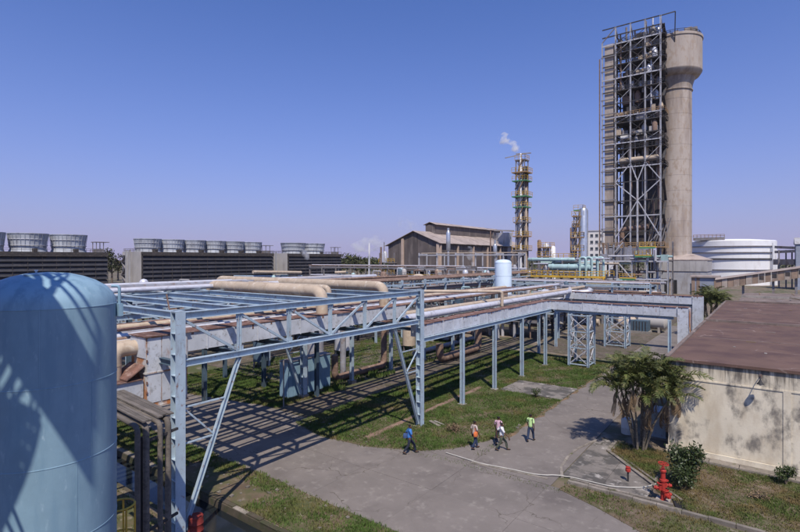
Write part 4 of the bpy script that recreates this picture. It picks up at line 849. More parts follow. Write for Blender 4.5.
# ================================================================== LATTICE COLUMN TOWERS
def column_tower(label, px, f, pytop, pxw, plats, cols, steam=False):
    p = AT(px, pytop, f); wd = pxw * f / 495 / 2 * .66; z1 = p.z; t = thing('distillation_tower', (p.x, p.y, 0), label, 'tower')
    x, y = p.x, p.y
    for (sx_, sy_) in ((-1, -1), (1, -1), (1, 1), (-1, 1)): MB().beam((x + sx_ * wd * .75, y + sy_ * wd * .75, 0), (x + sx_ * wd * .75, y + sy_ * wd * .75, z1 - 3), .3).build('leg', 'steel', t)
    for (dx, dy, r_, m, top) in cols:
        MB().lathe((x + dx, y + dy, 0), [(r_, 0), (r_, top - r_ * .8), (r_ * .75, top - r_ * .25), (r_ * .02, top)], 18).build('column', m, t, True)
    k = 0
    for (py, w_, m) in plats:
        z = AT(px, py, f).z; ww = wd * w_
        dk = MB().box(x - ww, x + ww, y - ww, y + ww, z - .35, z).build('platform', m, t)
        rail(dk, [(x - ww, y - ww, z), (x + ww, y - ww, z), (x + ww, y + ww, z)], 1.5, 'yellow', 1.4, .07)
        for sg in (-1, 1): MB().beam((x + sg * wd * .75, y - wd * .75, z - 6), (x - sg * wd * .75, y - wd * .75, z - .4), .16).build('cross_brace', 'steel', t)
        MB().beam((x - ww * .6, y - wd - .2, z - 6), (x + ww * .6, y - wd - .2, z), .5, .2).build('stair_flight', 'ochre_steel' if k % 2 else 'steel', t); k += 1
    return t, x, y, z1
ct = column_tower('tall slim process tower with green and yellow platforms beside the shed', 522, 172, 152, 18,
    [(250, 1.25, 'steel'), (236, 1.2, 'ochre_steel'), (222, 1.1, 'steel'), (207, 1.15, 'green_paint'), (196.5, 1.3, 'green_paint'), (181, 1.25, 'green_paint'), (172.5, 1.3, 'ochre_steel'), (160, .9, 'steel')],
    [(-.4, -.4, .75, 'clad', 46), (1.3, .4, .55, 'brown_pipe', 40), (.2, -1.6, .28, 'white_paint', 48), (-1.8, .9, .45, 'grey_pipe', 38), (2.0, -1.3, .3, 'beige', 36), (.6, 1.5, .9, 'steel_dark', 44)])
t = ct[0]; q = AT(516, 154, 172); q2 = AT(531, 153, 172); MB().beam(q, q2, .35).build('top_beam', 'steel', t); q = AT(505, 158, 172); MB().beam(q, AT(519, 155, 172), .3).build('top_arm', 'steel', t)
column_tower('short process tower of twin silver columns with yellow platforms', 579.5, 165, 206, 17,
    [(250, 1.1, 'ochre_steel'), (237, 1.15, 'ochre_steel'), (226, 1.0, 'ochre_steel'), (216, 1.05, 'ochre_steel'), (210, .8, 'green_paint')],
    [(1.4, -.6, 1.5, 'silver', 28.6), (-1.7, -.2, .9, 'clad', 23.5), (-2.4, -1.5, .25, 'brown_pipe', 22)])
column_tower('low cluster of ochre-railed columns between the shed and silver tower', 546, 170, 238, 16, [(247, 1.2, 'ochre_steel'), (256, 1.3, 'ochre_steel')], [(0, 0, 1.1, 'clad', 17), (-2.2, -.5, .6, 'brown_pipe', 18.2), (2.4, 0, .9, 'white_paint', 16)])
# thin guy line to the ground from the tall tower is left out: hair-thin at this distance

# white office block far behind
a = AT(583, 240, 290); b = AT(603, 240, 290); ob = thing('office_block', (a.x, a.y, 0), 'cream multi-storey block behind the silver columns', 'building'); bx0, by0 = a.x, a.y; bx1 = b.x + 4; zt = AT(590, 231.5, 290).z
MB().box(bx0, bx1, by0 + 1, by0 + 14, 0, zt).build('wall', 'bldg_white', ob); MB().box(bx0 - .3, bx1 + .3, by0 + .7, by0 + 14.3, zt, zt + .5).build('roof', 'conc_light', ob)
for fl in range(4):
    for i in range(4):
        wx = bx0 + 1 + i * (bx1 - bx0 - 2) / 4; w_ = MB().box(wx, wx + 1.6, by0 + .94, by0 + .998, zt - 3.2 - fl * 3.8, zt - 1.7 - fl * 3.8).build('window', 'window_dark', ob)
        MB().box(wx - .1, wx + 1.7, by0 + .8, by0 + .99, zt - 3.4 - fl * 3.8, zt - 3.22 - fl * 3.8).build('sill', 'conc_light', w_)

# ================================================================== THE PRILLING TOWER
PC = AT(674, 259, 172); PX, PY = PC.x, PC.y; zy = lambda py, f=172: AT(674, py, f).z
PRs, PRd = 5.4, 8.5
pt = thing('prilling_tower', (PX, PY, 0), 'very tall concrete prilling tower with flared drum head', 'tower')
zd0, zd1, zf = zy(67, 164), zy(31.5, 164), zy(88, 167)
sh_ = MB().lathe((PX, PY, 0), [(PRs, 0), (PRs, zf)], 64, False).build('shaft', 'tower_conc', pt, True)
MB().lathe((PX, PY, 0), [(PRs, zf), (PRs + .3, zf + 2), (PRs + 1.0, zf + 4.2), (PRs + 2.2, zd0 - 1.2), (PRd - .1, zd0), (PRd, zd0 + .3)], 64, False).build('flare', 'tower_conc', pt, True)
MB().lathe((PX, PY, 0), [(PRd, zd0 + .3), (PRd, zd1 - .8), (PRd + .25, zd1 - .8), (PRd + .25, zd1), (PRd - .3, zd1), (PRd - .3, zd1 - .3), (.1, zd1 - .3)], 64, False).build('drum_head', 'tower_conc', pt, True)
MB().lathe((PX, PY, 0), [(PRs + .005, zf - .2), (PRs + .35, zf - .1), (PRs + .35, zf + .15), (PRs + .005, zf + .25)], 48, False).build('ring_beam', 'tower_conc', pt, True)
z = 14.0; jn = MB()
while z < zf - 2: 
    MB().lathe((PX, PY, z), [(PRs, -.05), (PRs + .035, -.04), (PRs + .035, .04), (PRs, .05)], 48, False).build('pour_joint', 'tower_conc', sh_, True); z += 5.2
rail(pt, [(PX + PRd * .95 * math.cos(a), PY + PRd * .95 * math.sin(a), zd1) for a in [i * .2618 for i in range(25)]], 1.2, 'steel_dark', 3, .08)
rg_ = random.Random(4)
for i in range(14):
    a = rg_.uniform(0, 6.28); q = PRd * rg_.uniform(.4, .85); s_ = rg_.uniform(.4, 1.2); x, y = PX + q * math.cos(a), PY + q * math.sin(a)
    MB().box(x - s_, x + s_, y - s_, y + s_, zd1 - .3, zd1 + rg_.uniform(.6, 2.6)).build('roof_machine', rg_.choice(['steel', 'steel_dark', 'tower_conc']), pt)
# base house under the shaft
MB().box(PX - 5.5, PX + 10.5, PY - 9.5, PY + 7, 0, zy(270)).build('base_house', 'grey_clad', pt)
hb = MB(); zt_, zb_ = zy(262), zy(259)
MB().add([(PX - 5.8, PY - 9.8, zy(259.5)), (PX + 10.9, PY - 9.8, zy(259.5)), (PX + 5.6, PY - 3, zy(254)), (PX - 5.6, PY - 3, zy(254)), (PX + 10.9, PY + 7.4, zy(259.5)), (PX + 5.6, PY + 4, zy(254)), (PX - 5.8, PY - 9.8, zy(259.5) - .3), (PX + 10.9, PY - 9.8, zy(259.5) - .3), (PX + 10.9, PY + 7.4, zy(259.5) - .3)],
         [(0, 1, 2, 3), (1, 4, 5, 2), (6, 7, 1, 0), (7, 8, 4, 1)]).build('skirt_roof', 'shed_roof', pt)
for i in range(10): MB().box(PX - 5.7 + i * 1.65, PX - 5.7 + i * 1.65 + 1.62, PY - 9.72, PY - 9.52 + .02 * (i % 2), zy(270.5), zy(259.8)).build('cladding_sheet', 'conc_light', pt)
for i in range(9): MB().box(PX + 10.52 + .02 * (i % 2), PX + 10.72, PY - 9.5 + i * 1.8, PY - 9.5 + i * 1.8 + 1.77, zy(270.5), zy(259.8)).build('cladding_sheet', 'conc_light', pt)
MB().box(PX - 1.5, PX + 2.2, PY - 9.58, PY - 9.505, 0, 4.6).build('doorway', 'black', pt); MB().box(PX + 6, PX + 8.5, PY - 9.58, PY - 9.505, 0, 3.6).build('doorway', 'window_dark', pt)
# steel frame in front of it
FY0, FY1 = PY - 13.0, PY - 6.0; FXs = [ONY(px, FY0) for px in (602.3, 615.6, 630.5, 645.2, 660.6)]
ff = thing('tower_steelwork', (FXs[2], FY0, 0), 'dark open steel frame with lift shaft strapped to the prilling tower', 'steel frame')
zx = lambda px, py: AT(px, py, -ONY(px, FY0) * sT + FY0 * cT).z
ztop = [zx(px, py) for px, py in ((602.3, 31), (615.6, 27), (630.5, 23), (645.2, 18.5), (660.6, 14.5))]
ZT_ = sum(ztop) / 5
for i, x in enumerate(FXs):
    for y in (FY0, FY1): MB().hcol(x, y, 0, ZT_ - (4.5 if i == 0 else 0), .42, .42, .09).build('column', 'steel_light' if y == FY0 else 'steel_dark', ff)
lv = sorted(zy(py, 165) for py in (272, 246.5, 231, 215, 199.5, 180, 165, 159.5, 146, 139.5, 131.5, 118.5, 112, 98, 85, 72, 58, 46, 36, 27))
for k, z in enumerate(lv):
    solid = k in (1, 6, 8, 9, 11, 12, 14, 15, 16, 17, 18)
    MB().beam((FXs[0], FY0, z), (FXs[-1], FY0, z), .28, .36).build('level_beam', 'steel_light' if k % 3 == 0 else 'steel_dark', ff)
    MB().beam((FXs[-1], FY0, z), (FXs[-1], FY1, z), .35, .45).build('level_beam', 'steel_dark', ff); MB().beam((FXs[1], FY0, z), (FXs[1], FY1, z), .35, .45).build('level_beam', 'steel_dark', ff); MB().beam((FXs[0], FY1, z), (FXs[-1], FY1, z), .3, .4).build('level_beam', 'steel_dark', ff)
    if solid:
        MB().box(FXs[1], FXs[-1] + 1.2, FY0 + .3, FY1, z - .12, z + .12).build('floor_grating', 'steel_dark', ff); rail(ff, [(FXs[1], FY0 - .2, z), (FXs[-1] + 1.2, FY0 - .2, z), (FXs[-1] + 1.2, FY1, z)], 1.3, 'ochre_steel' if k in (1, 12) else 'steel_dark', 1.9, .07)
MB().box(FXs[1] - .2, FXs[-1] + 1.5, FY0 - 1.4, FY1, lv[1] - .35, lv[1]).build('platform', 'ochre_steel', ff); rail(ff, [(FXs[0] - 1, FY0 - 1.35, lv[1]), (FXs[-1] + 1.5, FY0 - 1.35, lv[1])], 1.4, 'ochre_steel', 1.5, .09)
for k in range(len(lv) - 1):
    z0, z1 = lv[k], lv[k + 1]
    if 2 <= k <= 5: continue
    for i in (1, 2, 3):
        if (i + k) % 2 == 0 or k > 13:
            MB().beam((FXs[i], FY0, z0), (FXs[i + 1], FY0, z1), .14).build('cross_brace', 'steel_light' if k % 2 else 'steel_dark', ff); MB().beam((FXs[i + 1], FY0, z0), (FXs[i], FY0, z1), .14).build('cross_brace', 'steel_dark', ff)
    MB().beam((FXs[-1], FY0, z0), (FXs[-1], FY1, z1), .2).build('cross_brace', 'steel_dark', ff)
# large K bracing in the open lower half
xm_ = (FXs[1] + FXs[-1]) / 2; xa, xb = FXs[1], FXs[-1]; zk = [zy(p_, 165) for p_ in (246, 199.5, 180, 161)]
MB().beam((xm_, FY0, zk[0]), (xm_, FY0, zk[2]), .5).build('centre_column', 'steel_light', ff)
for (x0, z0, x1, z1) in ((xm_, zk[1], xa, zk[2]), (xm_, zk[1], xb, zk[2]), (xm_, zk[1], xa, zk[0] + 3), (xm_, zk[1], xb, zk[0] + 3), (xm_, zk[2], FXs[2], zk[3]), (xm_, zk[2], FXs[3], zk[3]), (xa, zk[2], FXs[2], zk[3]), (xb, zk[2], FXs[3], zk[3])):
    MB().beam((x0, FY0, z0), (x1, FY0, z1), .3).build('k_brace', 'steel_light', ff)
# backing duct casing behind the steel (dark), lift shaft, ducts and pipes
MB().box(FXs[1] + 1, FXs[-1] - .5, FY1 - 1.2, FY1 + 3, zy(246, 165), zy(62, 165)).build('rear_casing', 'steel_dark', ff)
for k in range(11):
    z = zy(245, 165) + k * 6.4; MB().box(FXs[0] + .7, FXs[1] - .8, FY0 + .4, FY1, z, z + 6.3).build('lift_shaft_panel', 'tower_conc', ff)
zl = 12
while zl < ZT_ - 8:
    MB().beam((FXs[0] - .4, FY0 - .1, zl), (FXs[1], FY0 - .1, zl), .28).build('shaft_tie', 'steel', ff); zl += 5.0
MB().beam((FXs[0] - .9, FY0, 3), (FXs[0] - .9, FY0, ZT_ - 10), .35).build('guide_rail', 'brown_pipe', ff)
for px in (629, 645, 657): 
    x = ONY(px, FY0); MB().tube([(x, FY0 + 2.0, zy(160, 165)), (x, FY0 + 2.0, zy(138, 165))], .8, 14).build('duct', 'beige', ff, True)
MB().tube([(xa + 1, FY0 + 1.0, zy(157.5, 165)), (xb - .3, FY0 + 1.0, zy(157.5, 165))], .9, 14).build('header_duct', 'beige', ff, True)
MB().tube(fillet([(xa + 1.6, FY0 + 2, zy(248, 165)), (xa + 1.6, FY0 + 2, zy(228, 165)), (xb - 4, FY0 + 2, zy(226, 165))], 1.6), .85, 14).build('duct', 'brown_pipe', ff, True)
for px, py in ((624, 132.5), (640, 130), (653, 128)): x = ONY(px, FY0); MB().box(x - 1.3, x + 1.3, FY0 + .6, FY0 + 3, zy(py + 2.5, 165), zy(py - 2.2, 165)).build('cyclone_box', 'white_paint' if px == 624 else 'conc_light', ff)
for i in range(110):
    px = rg_.uniform(617, 659); x = ONY(px, FY0); z = rg_.choice(lv[6:19]); w_ = rg_.uniform(.5, 1.6); y = FY0 + rg_.uniform(.8, 4)
    if rg_.random() < .5: MB().lathe((x, y, z), [(w_ * .6, 0), (w_ * .6, w_ * 1.8), (w_ * .2, w_ * 2.6)], 10).build('hopper', rg_.choice(['grey_pipe', 'beige', 'steel', 'clad', 'brown_pipe']), ff, True)
    else: MB().box(x - w_, x + w_, y - w_ * .6, y + w_ * .6, z, z + rg_.uniform(1, 3)).build('machine', rg_.choice(['steel', 'steel_dark', 'brown_pipe', 'grey_pipe', 'beige']), ff)
for i in range(26):
    px = rg_.uniform(618, 660); x = ONY(px, FY0); y = FY0 + rg_.uniform(.6, 5); z0 = rg_.uniform(20, 70)
    MB().tube([(x, y, z0), (x, y, z0 + rg_.uniform(8, 26))], rg_.uniform(.12, .35), 8).build('riser', rg_.choice(['grey_pipe', 'brown_pipe', 'clad', 'steel']), ff, True)
for i in range(7):                                          # slanting bars piled in the lower right bay
    x = FXs[3] + i * .8; MB().beam((x, FY0 + 3, zy(246, 165)), (x + 2.4, FY0 + 3, zy(218, 165)), .3).build('conveyor_leg', 'steel', ff)
# outrigger at the top and stair flights on the right edge
for i, x in enumerate(FXs[1:]): MB().beam((x, FY0, ZT_ - .2), (x, FY1 - 1, ZT_ - 5), .3).build('roof_rafter', 'steel', ff)
MB().beam((FXs[0], FY0, ZT_ - .1), (FXs[-1], FY0, ZT_ - .1), .3).build('top_rail', 'steel_dark', ff); MB().beam((FXs[-1], FY0, ZT_ - .2), (FXs[-1] + 4, FY0 + 2, ZT_ + .8), .3).build('top_rail', 'steel_dark', ff); MB().beam((FXs[-1] + 4, FY0 + 2, ZT_ + .8), (FXs[-1] + 3.4, FY0 + 5, ZT_ - 9), .3).build('top_rail', 'steel_dark', ff)
MB().beam((FXs[0], FY0, ZT_ - 4.5), (FXs[1], FY0, ZT_ - .1), .3).build('top_rail', 'steel', ff)
for k in range(2, len(lv) - 1): MB().beam((FXs[-1] + .8, FY0 + (0 if k % 2 else 5), lv[k]), (FXs[-1] + .8, FY0 + (5 if k % 2 else 0), lv[k + 1]), .7, .25).build('stair_flight', 'steel_dark', ff)

# ---- process structure in front of the tower's foot
ps = thing('process_structure', (FXs[1], FY0 - 14, 0), 'pipe-filled steel structure with pale columns at the foot of the steel frame', 'steel frame')
gy = FY0 - 14; fx = [ONY(px, gy) for px in (601, 617, 632, 647, 668)]
for x in fx:
    for y in (gy, gy + 9): MB().hcol(x, y, 0, 11.0 if y == gy else 17, .4, .4, .06).build('column', 'steel_light' if y == gy else 'steel', ps)
for z in (5.2, 10.8): MB().beam((fx[0], gy, z), (fx[-1], gy, z), .35, .45).build('level_beam', 'steel_light', ps); MB().box(fx[0], fx[-1], gy + .3, gy + 9, z - .1, z + .1).build('deck', 'steel_dark', ps)
for i in range(11): MB().box(fx[0] + i * (fx[3] - fx[0]) / 11, fx[0] + (i + .93) * (fx[3] - fx[0]) / 11, gy + 9.2, gy + 9.4, 10.9, 15.2 + (i % 3) * .3).build('rear_sheet', rg_.choice(['steel', 'grey_pipe', 'brown_pipe', 'steel_dark']), ps)
for i in range(30):
    x = rg_.uniform(fx[0], fx[-1]); y = gy + rg_.uniform(-.6, 7); z0 = rg_.choice([0, 0, 5.3, 10.9]); hh = rg_.uniform(2, 6)
    MB().tube([(x, y, z0), (x, y, z0 + hh)], rg_.uniform(.15, .45), 10).build('riser', rg_.choice(['teal', 'clad', 'grey_pipe', 'teal', 'brown_pipe', 'beige', 'steel_light']), ps, True)
for i in range(16):
    x0 = rg_.uniform(fx[0], fx[-2]); y = gy + rg_.uniform(-.5, 5); z = rg_.uniform(2, 15); MB().tube([(x0, y, z), (x0 + rg_.uniform(3, 10), y, z)], rg_.uniform(.12, .4), 10).build('pipe_run', rg_.choice(['clad', 'grey_pipe', 'teal', 'brown_pipe', 'white_paint', 'beige']), ps, True)
for i in range(14):
    x0 = rg_.uniform(fx[0], fx[-1]); y = gy + rg_.uniform(1, 6); z = rg_.choice([0, 5.3, 10.9]); w_ = rg_.uniform(.5, 1.2); MB().box(x0 - w_, x0 + w_, y - w_, y + w_, z, z + rg_.uniform(1, 3)).build('machine', rg_.choice(['steel', 'teal', 'grey_pipe', 'steel_dark', 'brown_pipe', 'beige']), ps)
for x, z in ((fx[2] + 1, 12.3), (fx[3] - 2, 15.0), (fx[1] + 1, 5.2)): MB().box(x, x + 4.5, gy - 1.2, gy + 1, z, z + .5).build('bright_platform', 'yellow', ps); MB().box(x, x + 4.5, gy - 1.25, gy - 1.21, z - .3, z + .2).build('kick_plate', 'green_paint', ps); rail(ps, [(x, gy - 1.2, z + .5), (x + 4.5, gy - 1.2, z + .5)], 1.2, 'yellow', 1.2, .07)
for (a, b) in (((fx[0], gy, 5.3), (fx[1], gy, 10.7)), ((fx[2], gy, 5.3), (fx[1], gy, 10.7)), ((fx[0], gy + 8, 11), (fx[1], gy + 8, 17))): MB().beam(a, b, .3).build('brace', 'steel_light', ps)

# ---- teal heat exchangers on a yellow-railed deck
ex_f = 112; e0, e1 = AT(522, 277, ex_f), AT(606, 277, ex_f * .93); ey = e0.y; ex0 = ONY(522, ey); ex1 = ONY(606, ey); dz = AT(560, 275.5, ex_f).z
xs_ = thing('exchanger_deck', (ex0, ey, 0), 'steel deck with yellow railings carrying the teal heat exchangers', 'deck')
for i in range(9):
    x = ex0 + (ex1 - ex0) * i / 8
    for y in (ey, ey + 6): MB().hcol(x, y, 0, dz - .3, .3, .3, .05).build('column', 'steel', xs_)
for i in range(10): MB().box(ex0 + (ex1 - ex0) * i / 10, ex0 + (ex1 - ex0) * (i + 1) / 10 - .05, ey - .6, ey + 6.6, dz - .3, dz).build('deck_plate', 'steel_dark', xs_)
rail(xs_, [(ex0, ey - .55, dz), (ex1, ey - .55, dz)], 1.15, 'yellow', 1.2, .07); rail(xs_, [(ex0, ey + 6.5, dz), (ex1, ey + 6.5, dz)], 1.15, 'yellow', 1.2, .07)
MB().box(ex0, ex1, ey - .62, ey - .56, dz - .25, dz + .2).build('kick_plate', 'yellow', xs_)
for i in range(4): MB().beam((ex0 + (ex1 - ex0) * (2 * i) / 8, ey, .2), (ex0 + (ex1 - ex0) * (2 * i + 1) / 8, ey, dz - .4), .18).build('brace', 'steel_light', xs_)
MB().beam((ex1 + 2.5, ey - .5, 0), (ex1 - .5, ey - .5, dz), .9, .2).build('stair_flight', 'yellow', xs_)
for k, (dy, pa, pb, zc, r_) in enumerate(((1.2, 548, 591, 266.8, .66), (3.6, 528, 575, 259.5, .42), (5.2, 540, 600, 263, .5))):
    xa_, xb_ = ONY(pa, ey + dy), ONY(pb, ey + dy); z = AT(560, zc, ex_f).z; lab = ['fat front one', 'slim upper one', 'rear one'][k]
    t = thing('heat_exchanger', (xa_, ey + dy, dz), f'teal horizontal heat exchanger on the railed deck, {lab}', 'heat exchanger', None)
    MB().tube([(xa_, ey + dy, z), (xa_ + .25, ey + dy, z), (xb_ - .25, ey + dy, z), (xb_, ey + dy, z)], [r_ * .6, r_, r_, r_ * .6], 18).build('shell', 'teal', t, True)
    for q in (.12, .5, .88): x = xa_ + (xb_ - xa_) * q; MB().tube([(x - .08, ey + dy, z), (x + .08, ey + dy, z)], r_ * 1.18, 18).build('flange', 'teal', t, True)
    for q in (.25, .75): x = xa_ + (xb_ - xa_) * q; MB().box(x - .15, x + .15, ey + dy - r_ * .8, ey + dy + r_ * .8, dz, z - r_ * .6).build('saddle', 'steel', t)
for k in range(4):
    xa_ = ONY(586 + k * 5.3, ey + .6); z = AT(590, 257.5, ex_f).z; xb_ = xa_ - 1.3
    t = pipe([(xb_, ey + .6 + k * .4, dz), (xb_, ey + .6 + k * .4, z), (xa_, ey + .6 + k * .4, z), (xa_, ey + .6 + k * .4, dz)], .24, 'teal', f'teal upside-down U pipe at the end of the exchangers, {["first", "second", "third", "fourth"][k]} from the left', .65, 14, group='teal U pipes', name='u_pipe')
for i in range(34):
    x = rg_.uniform(ex0, ex1); y = ey + rg_.uniform(-.2, 6.2); z0 = rg_.choice([0, 0, dz]); hh = rg_.uniform(1.5, dz - .4) if z0 == 0 else rg_.uniform(1, 3.4)
    MB().tube([(x, y, z0), (x, y, z0 + hh)], rg_.uniform(.08, .26), 8).build('riser', rg_.choice(['clad', 'teal', 'grey_pipe', 'brown_pipe', 'white_paint', 'dark_pipe']), xs_, True)
for i in range(16):
    x = rg_.uniform(ex0, ex1 - 6); y = ey + rg_.uniform(-.3, 6); z = rg_.choice([rg_.uniform(2, dz - .6), dz + rg_.uniform(.4, 3.8)]); MB().tube([(x, y, z), (x + rg_.uniform(3, 9), y, z)], rg_.uniform(.08, .24), 8).build('pipe_run', rg_.choice(['clad', 'teal', 'grey_pipe', 'brown_pipe', 'beige', 'dark_pipe']), xs_, True)
rail(xs_, [(ONY(553, ey + 5), ey + 5, AT(560, 259, ex_f).z), (ONY(580, ey + 5), ey + 5, AT(560, 259, ex_f).z)], 1.2, 'yellow', 1.2, .07)
MB().box(ONY(553, ey + 4.6), ONY(580, ey + 4.6), ey + 4, ey + 6.4, AT(560, 259, ex_f).z - .2, AT(560, 259, ex_f).z).build('upper_deck', 'steel', xs_)
for px in (553.5, 566, 579.5): x = ONY(px, ey + 5); MB().beam((x, ey + 5, dz), (x, ey + 5, AT(560, 259, ex_f).z), .25).build('upper_post', 'steel', xs_)

# ---- white bullet vessel
p = AT(503.3, 259.5, 88); vr = 8.2 * 88 / 495
t = thing('storage_vessel', (p.x, p.y, 0), 'pale white upright vessel in front of the shed', 'vessel'); zt_ = p.z
MB().lathe((p.x, p.y, 0), [(vr, .6), (vr, zt_ - vr * .42), (vr * .93, zt_ - vr * .24), (vr * .7, zt_ - vr * .08), (vr * .3, zt_), (.02, zt_ + .02)], 40).build('shell', 'vessel_white', t, True)
MB().lathe((p.x, p.y, 0), [(vr * .96, 0), (vr * .96, .62)], 32).build('skirt', 'conc', t, True)
for z in (3.5, 6.0, 8.5, zt_ - vr * .42): MB().lathe((p.x, p.y, z), [(vr, -.03), (vr + .02, -.02), (vr + .02, .02), (vr, .03)], 40, False).build('weld_seam', 'vessel_white', t, True)
MB().tube([(p.x, p.y, zt_), (p.x, p.y, zt_ + .5)], .2, 10).build('nozzle', 'steel', t, True)

# ---- big white tank
p = AT(730, 259, 232); wr = 17.6
t = thing('storage_tank', (p.x, p.y, 0), 'huge white cylindrical storage tank with dark wind girders', 'tank'); zt_ = AT(733, 240.5, 216).z
MB().lathe((p.x, p.y, 0), [(wr, 0), (wr, zt_)], 96, False).build('shell', 'white_paint', t, True)
MB().lathe((p.x, p.y, 0), [(wr, zt_), (wr * .98, zt_ + .25), (wr * .5, zt_ + 1.0), (.1, zt_ + 1.3)], 96, False).build('roof', 'white_paint', t, True)
for py, tk_ in ((246, .35), (252.3, .35), (258.8, .5), (270, .3)):
    z = AT(733, py, 214).z; MB().lathe((p.x, p.y, z), [(wr, -tk_ / 2), (wr + .5, -tk_ / 2), (wr + .5, tk_ / 2), (wr, tk_ / 2)], 96, False).build('wind_girder', 'steel_dark' if py == 258.8 else 'steel', t)
a = math.atan2(-p.y, -p.x) + .0
for k in range(4):
    aa = a - 1.05 + k * .05; MB().tube([(p.x + (wr + 1.2) * math.cos(aa + 2.02), p.y + (wr + 1.2) * math.sin(aa + 2.02), 0), (p.x + (wr + 1.2) * math.cos(aa + 2.02), p.y + (wr + 1.2) * math.sin(aa + 2.02), zt_ - 1 - k)], .3, 8).build('side_pipe', 'white_paint', t, True)
q = AT(709, 237.5, 225); MB().box(q.x - 6, q.x + 6, q.y - 2, q.y + 2, zt_ + .4, q.z).build('roof_walkway', 'steel', t); rail(t, [(q.x - 6, q.y - 2, q.z), (q.x + 6, q.y - 2, q.z)], 1.2, 'ochre_steel', 1.5, .12)
# right-edge structure behind the tank
a = AT(781, 259, 190); t = thing('transfer_house', (a.x, a.y, 0), 'blue-grey corrugated transfer house at the right edge behind the conveyor', 'building')
q = AT(796, 244, 185); MB().box(q.x, q.x + 14, q.y, q.y + 12, 0, q.z).build('wall', 'blue_clad', t); MB().add([(q.x - .4, q.y - .4, q.z), (q.x + 14.4, q.y - .4, q.z), (q.x + 14.4, q.y + 6, q.z + 2.6), (q.x - .4, q.y + 6, q.z + 2.6), (q.x + 14.4, q.y + 12.4, q.z), (q.x - .4, q.y + 12.4, q.z)], [(0, 1, 2, 3), (3, 2, 4, 5), (0, 3, 5), (1, 4, 2)]).build('roof', 'grey_clad', t)
for k, (pa, pya, pb, pyb) in enumerate(((776, 247, 797, 248), (776, 252, 797, 251), (776, 262, 797, 262))): MB().beam(AT(pa, pya, 200), AT(pb, pyb, 190), 1.2 if k < 2 else 2.5, 1.0 if k < 2 else 2.2).build('bridge', 'gallery', t)
for px in (779, 786, 792): u = AT(px, 250, 196); MB().beam((u.x, u.y, 0), (u.x, u.y, u.z), .5).build('post', 'steel', t)

# ---- inclined conveyor gallery
cy0 = AT(716, 284, 128).y; L0 = Vector((ONY(716, cy0), cy0, AT(716, 289, 128).z)); fR = lambda px: -ONY(px, cy0) * sT + cy0 * cT
L1 = Vector((ONY(812, cy0), cy0, CAMZ - (276.3 - HPX) * fR(812) / FPX)); hh = AT(716, 280, 128).z - L0.z
cg = thing('conveyor_gallery', tuple(L0), 'inclined brown corrugated conveyor gallery rising to the right', 'conveyor'); n = 15
for i in range(n):
    a = L0.lerp(L1, i / n); b = L0.lerp(L1, (i + 1) / n - .004); a2 = a + Vector((0, 0, hh)); b2 = b + Vector((0, 0, hh)); o_ = Vector((0, 2.6, 0)); d_ = Vector((0, -.06 * (i % 2), 0))
    MB().add([a + d_, b + d_, b2 + d_, a2 + d_, a + o_, b + o_, b2 + o_, a2 + o_], [(0, 1, 2, 3), (7, 6, 5, 4), (0, 4, 5, 1), (1, 5, 6, 2), (3, 2, 6, 7), (3, 7, 4, 0)]).build('cladding_panel', 'gallery' if i % 2 else 'gallery_b', cg)
    if i % 2 and i > 6: c_ = (a + b) / 2; MB().box(c_.x - .45, c_.x + .45, c_.y - .10, c_.y - .07, c_.z + hh * .35, c_.z + hh * .75).build('window', 'steel_dark', cg)
MB().add([L0 + Vector((-.2, -.4, hh + .02)), L1 + Vector((0, -.4, hh + .02)), L1 + Vector((0, 1.3, hh + .5)), L0 + Vector((-.2, 1.3, hh + .5)), L1 + Vector((0, 3, hh + .02)), L0 + Vector((-.2, 3, hh + .02))], [(0, 1, 2, 3), (3, 2, 4, 5)]).build('roof', 'shed_roof', cg)
for q in (.3, .62, .85): c_ = L0.lerp(L1, q); MB().beam((c_.x, c_.y + 1.3, 0), (c_.x, c_.y + 1.3, c_.z), .5).build('trestle_leg', 'steel', cg)
p = AT(704.5, 283, 135); t = thing('small_shed', (p.x, p.y, 0), 'small grey shed with brown stripes between tower and conveyor', 'shed'); w_ = 3.1; zr = AT(704, 277.5, 135).z
MB().box(p.x - w_, p.x + w_, p.y, p.y + 5, 0, zr).build('wall', 'blue_clad', t); MB().box(p.x - w_ - .3, p.x + w_ + .3, p.y - .5, p.y + 5.3, zr, zr + .5).build('roof', 'shed_roof', t)
for dx in (-3.05, -1.9, 2.2): MB().box(p.x + dx, p.x + dx + .8, p.y - .06, p.y - .004, 0, zr).build('stripe_panel', 'gallery_b', t)
MB().box(p.x - .6, p.x + 1.0, p.y - .08, p.y - .004, 1.0, 4.0).build('doorway', 'black', t)

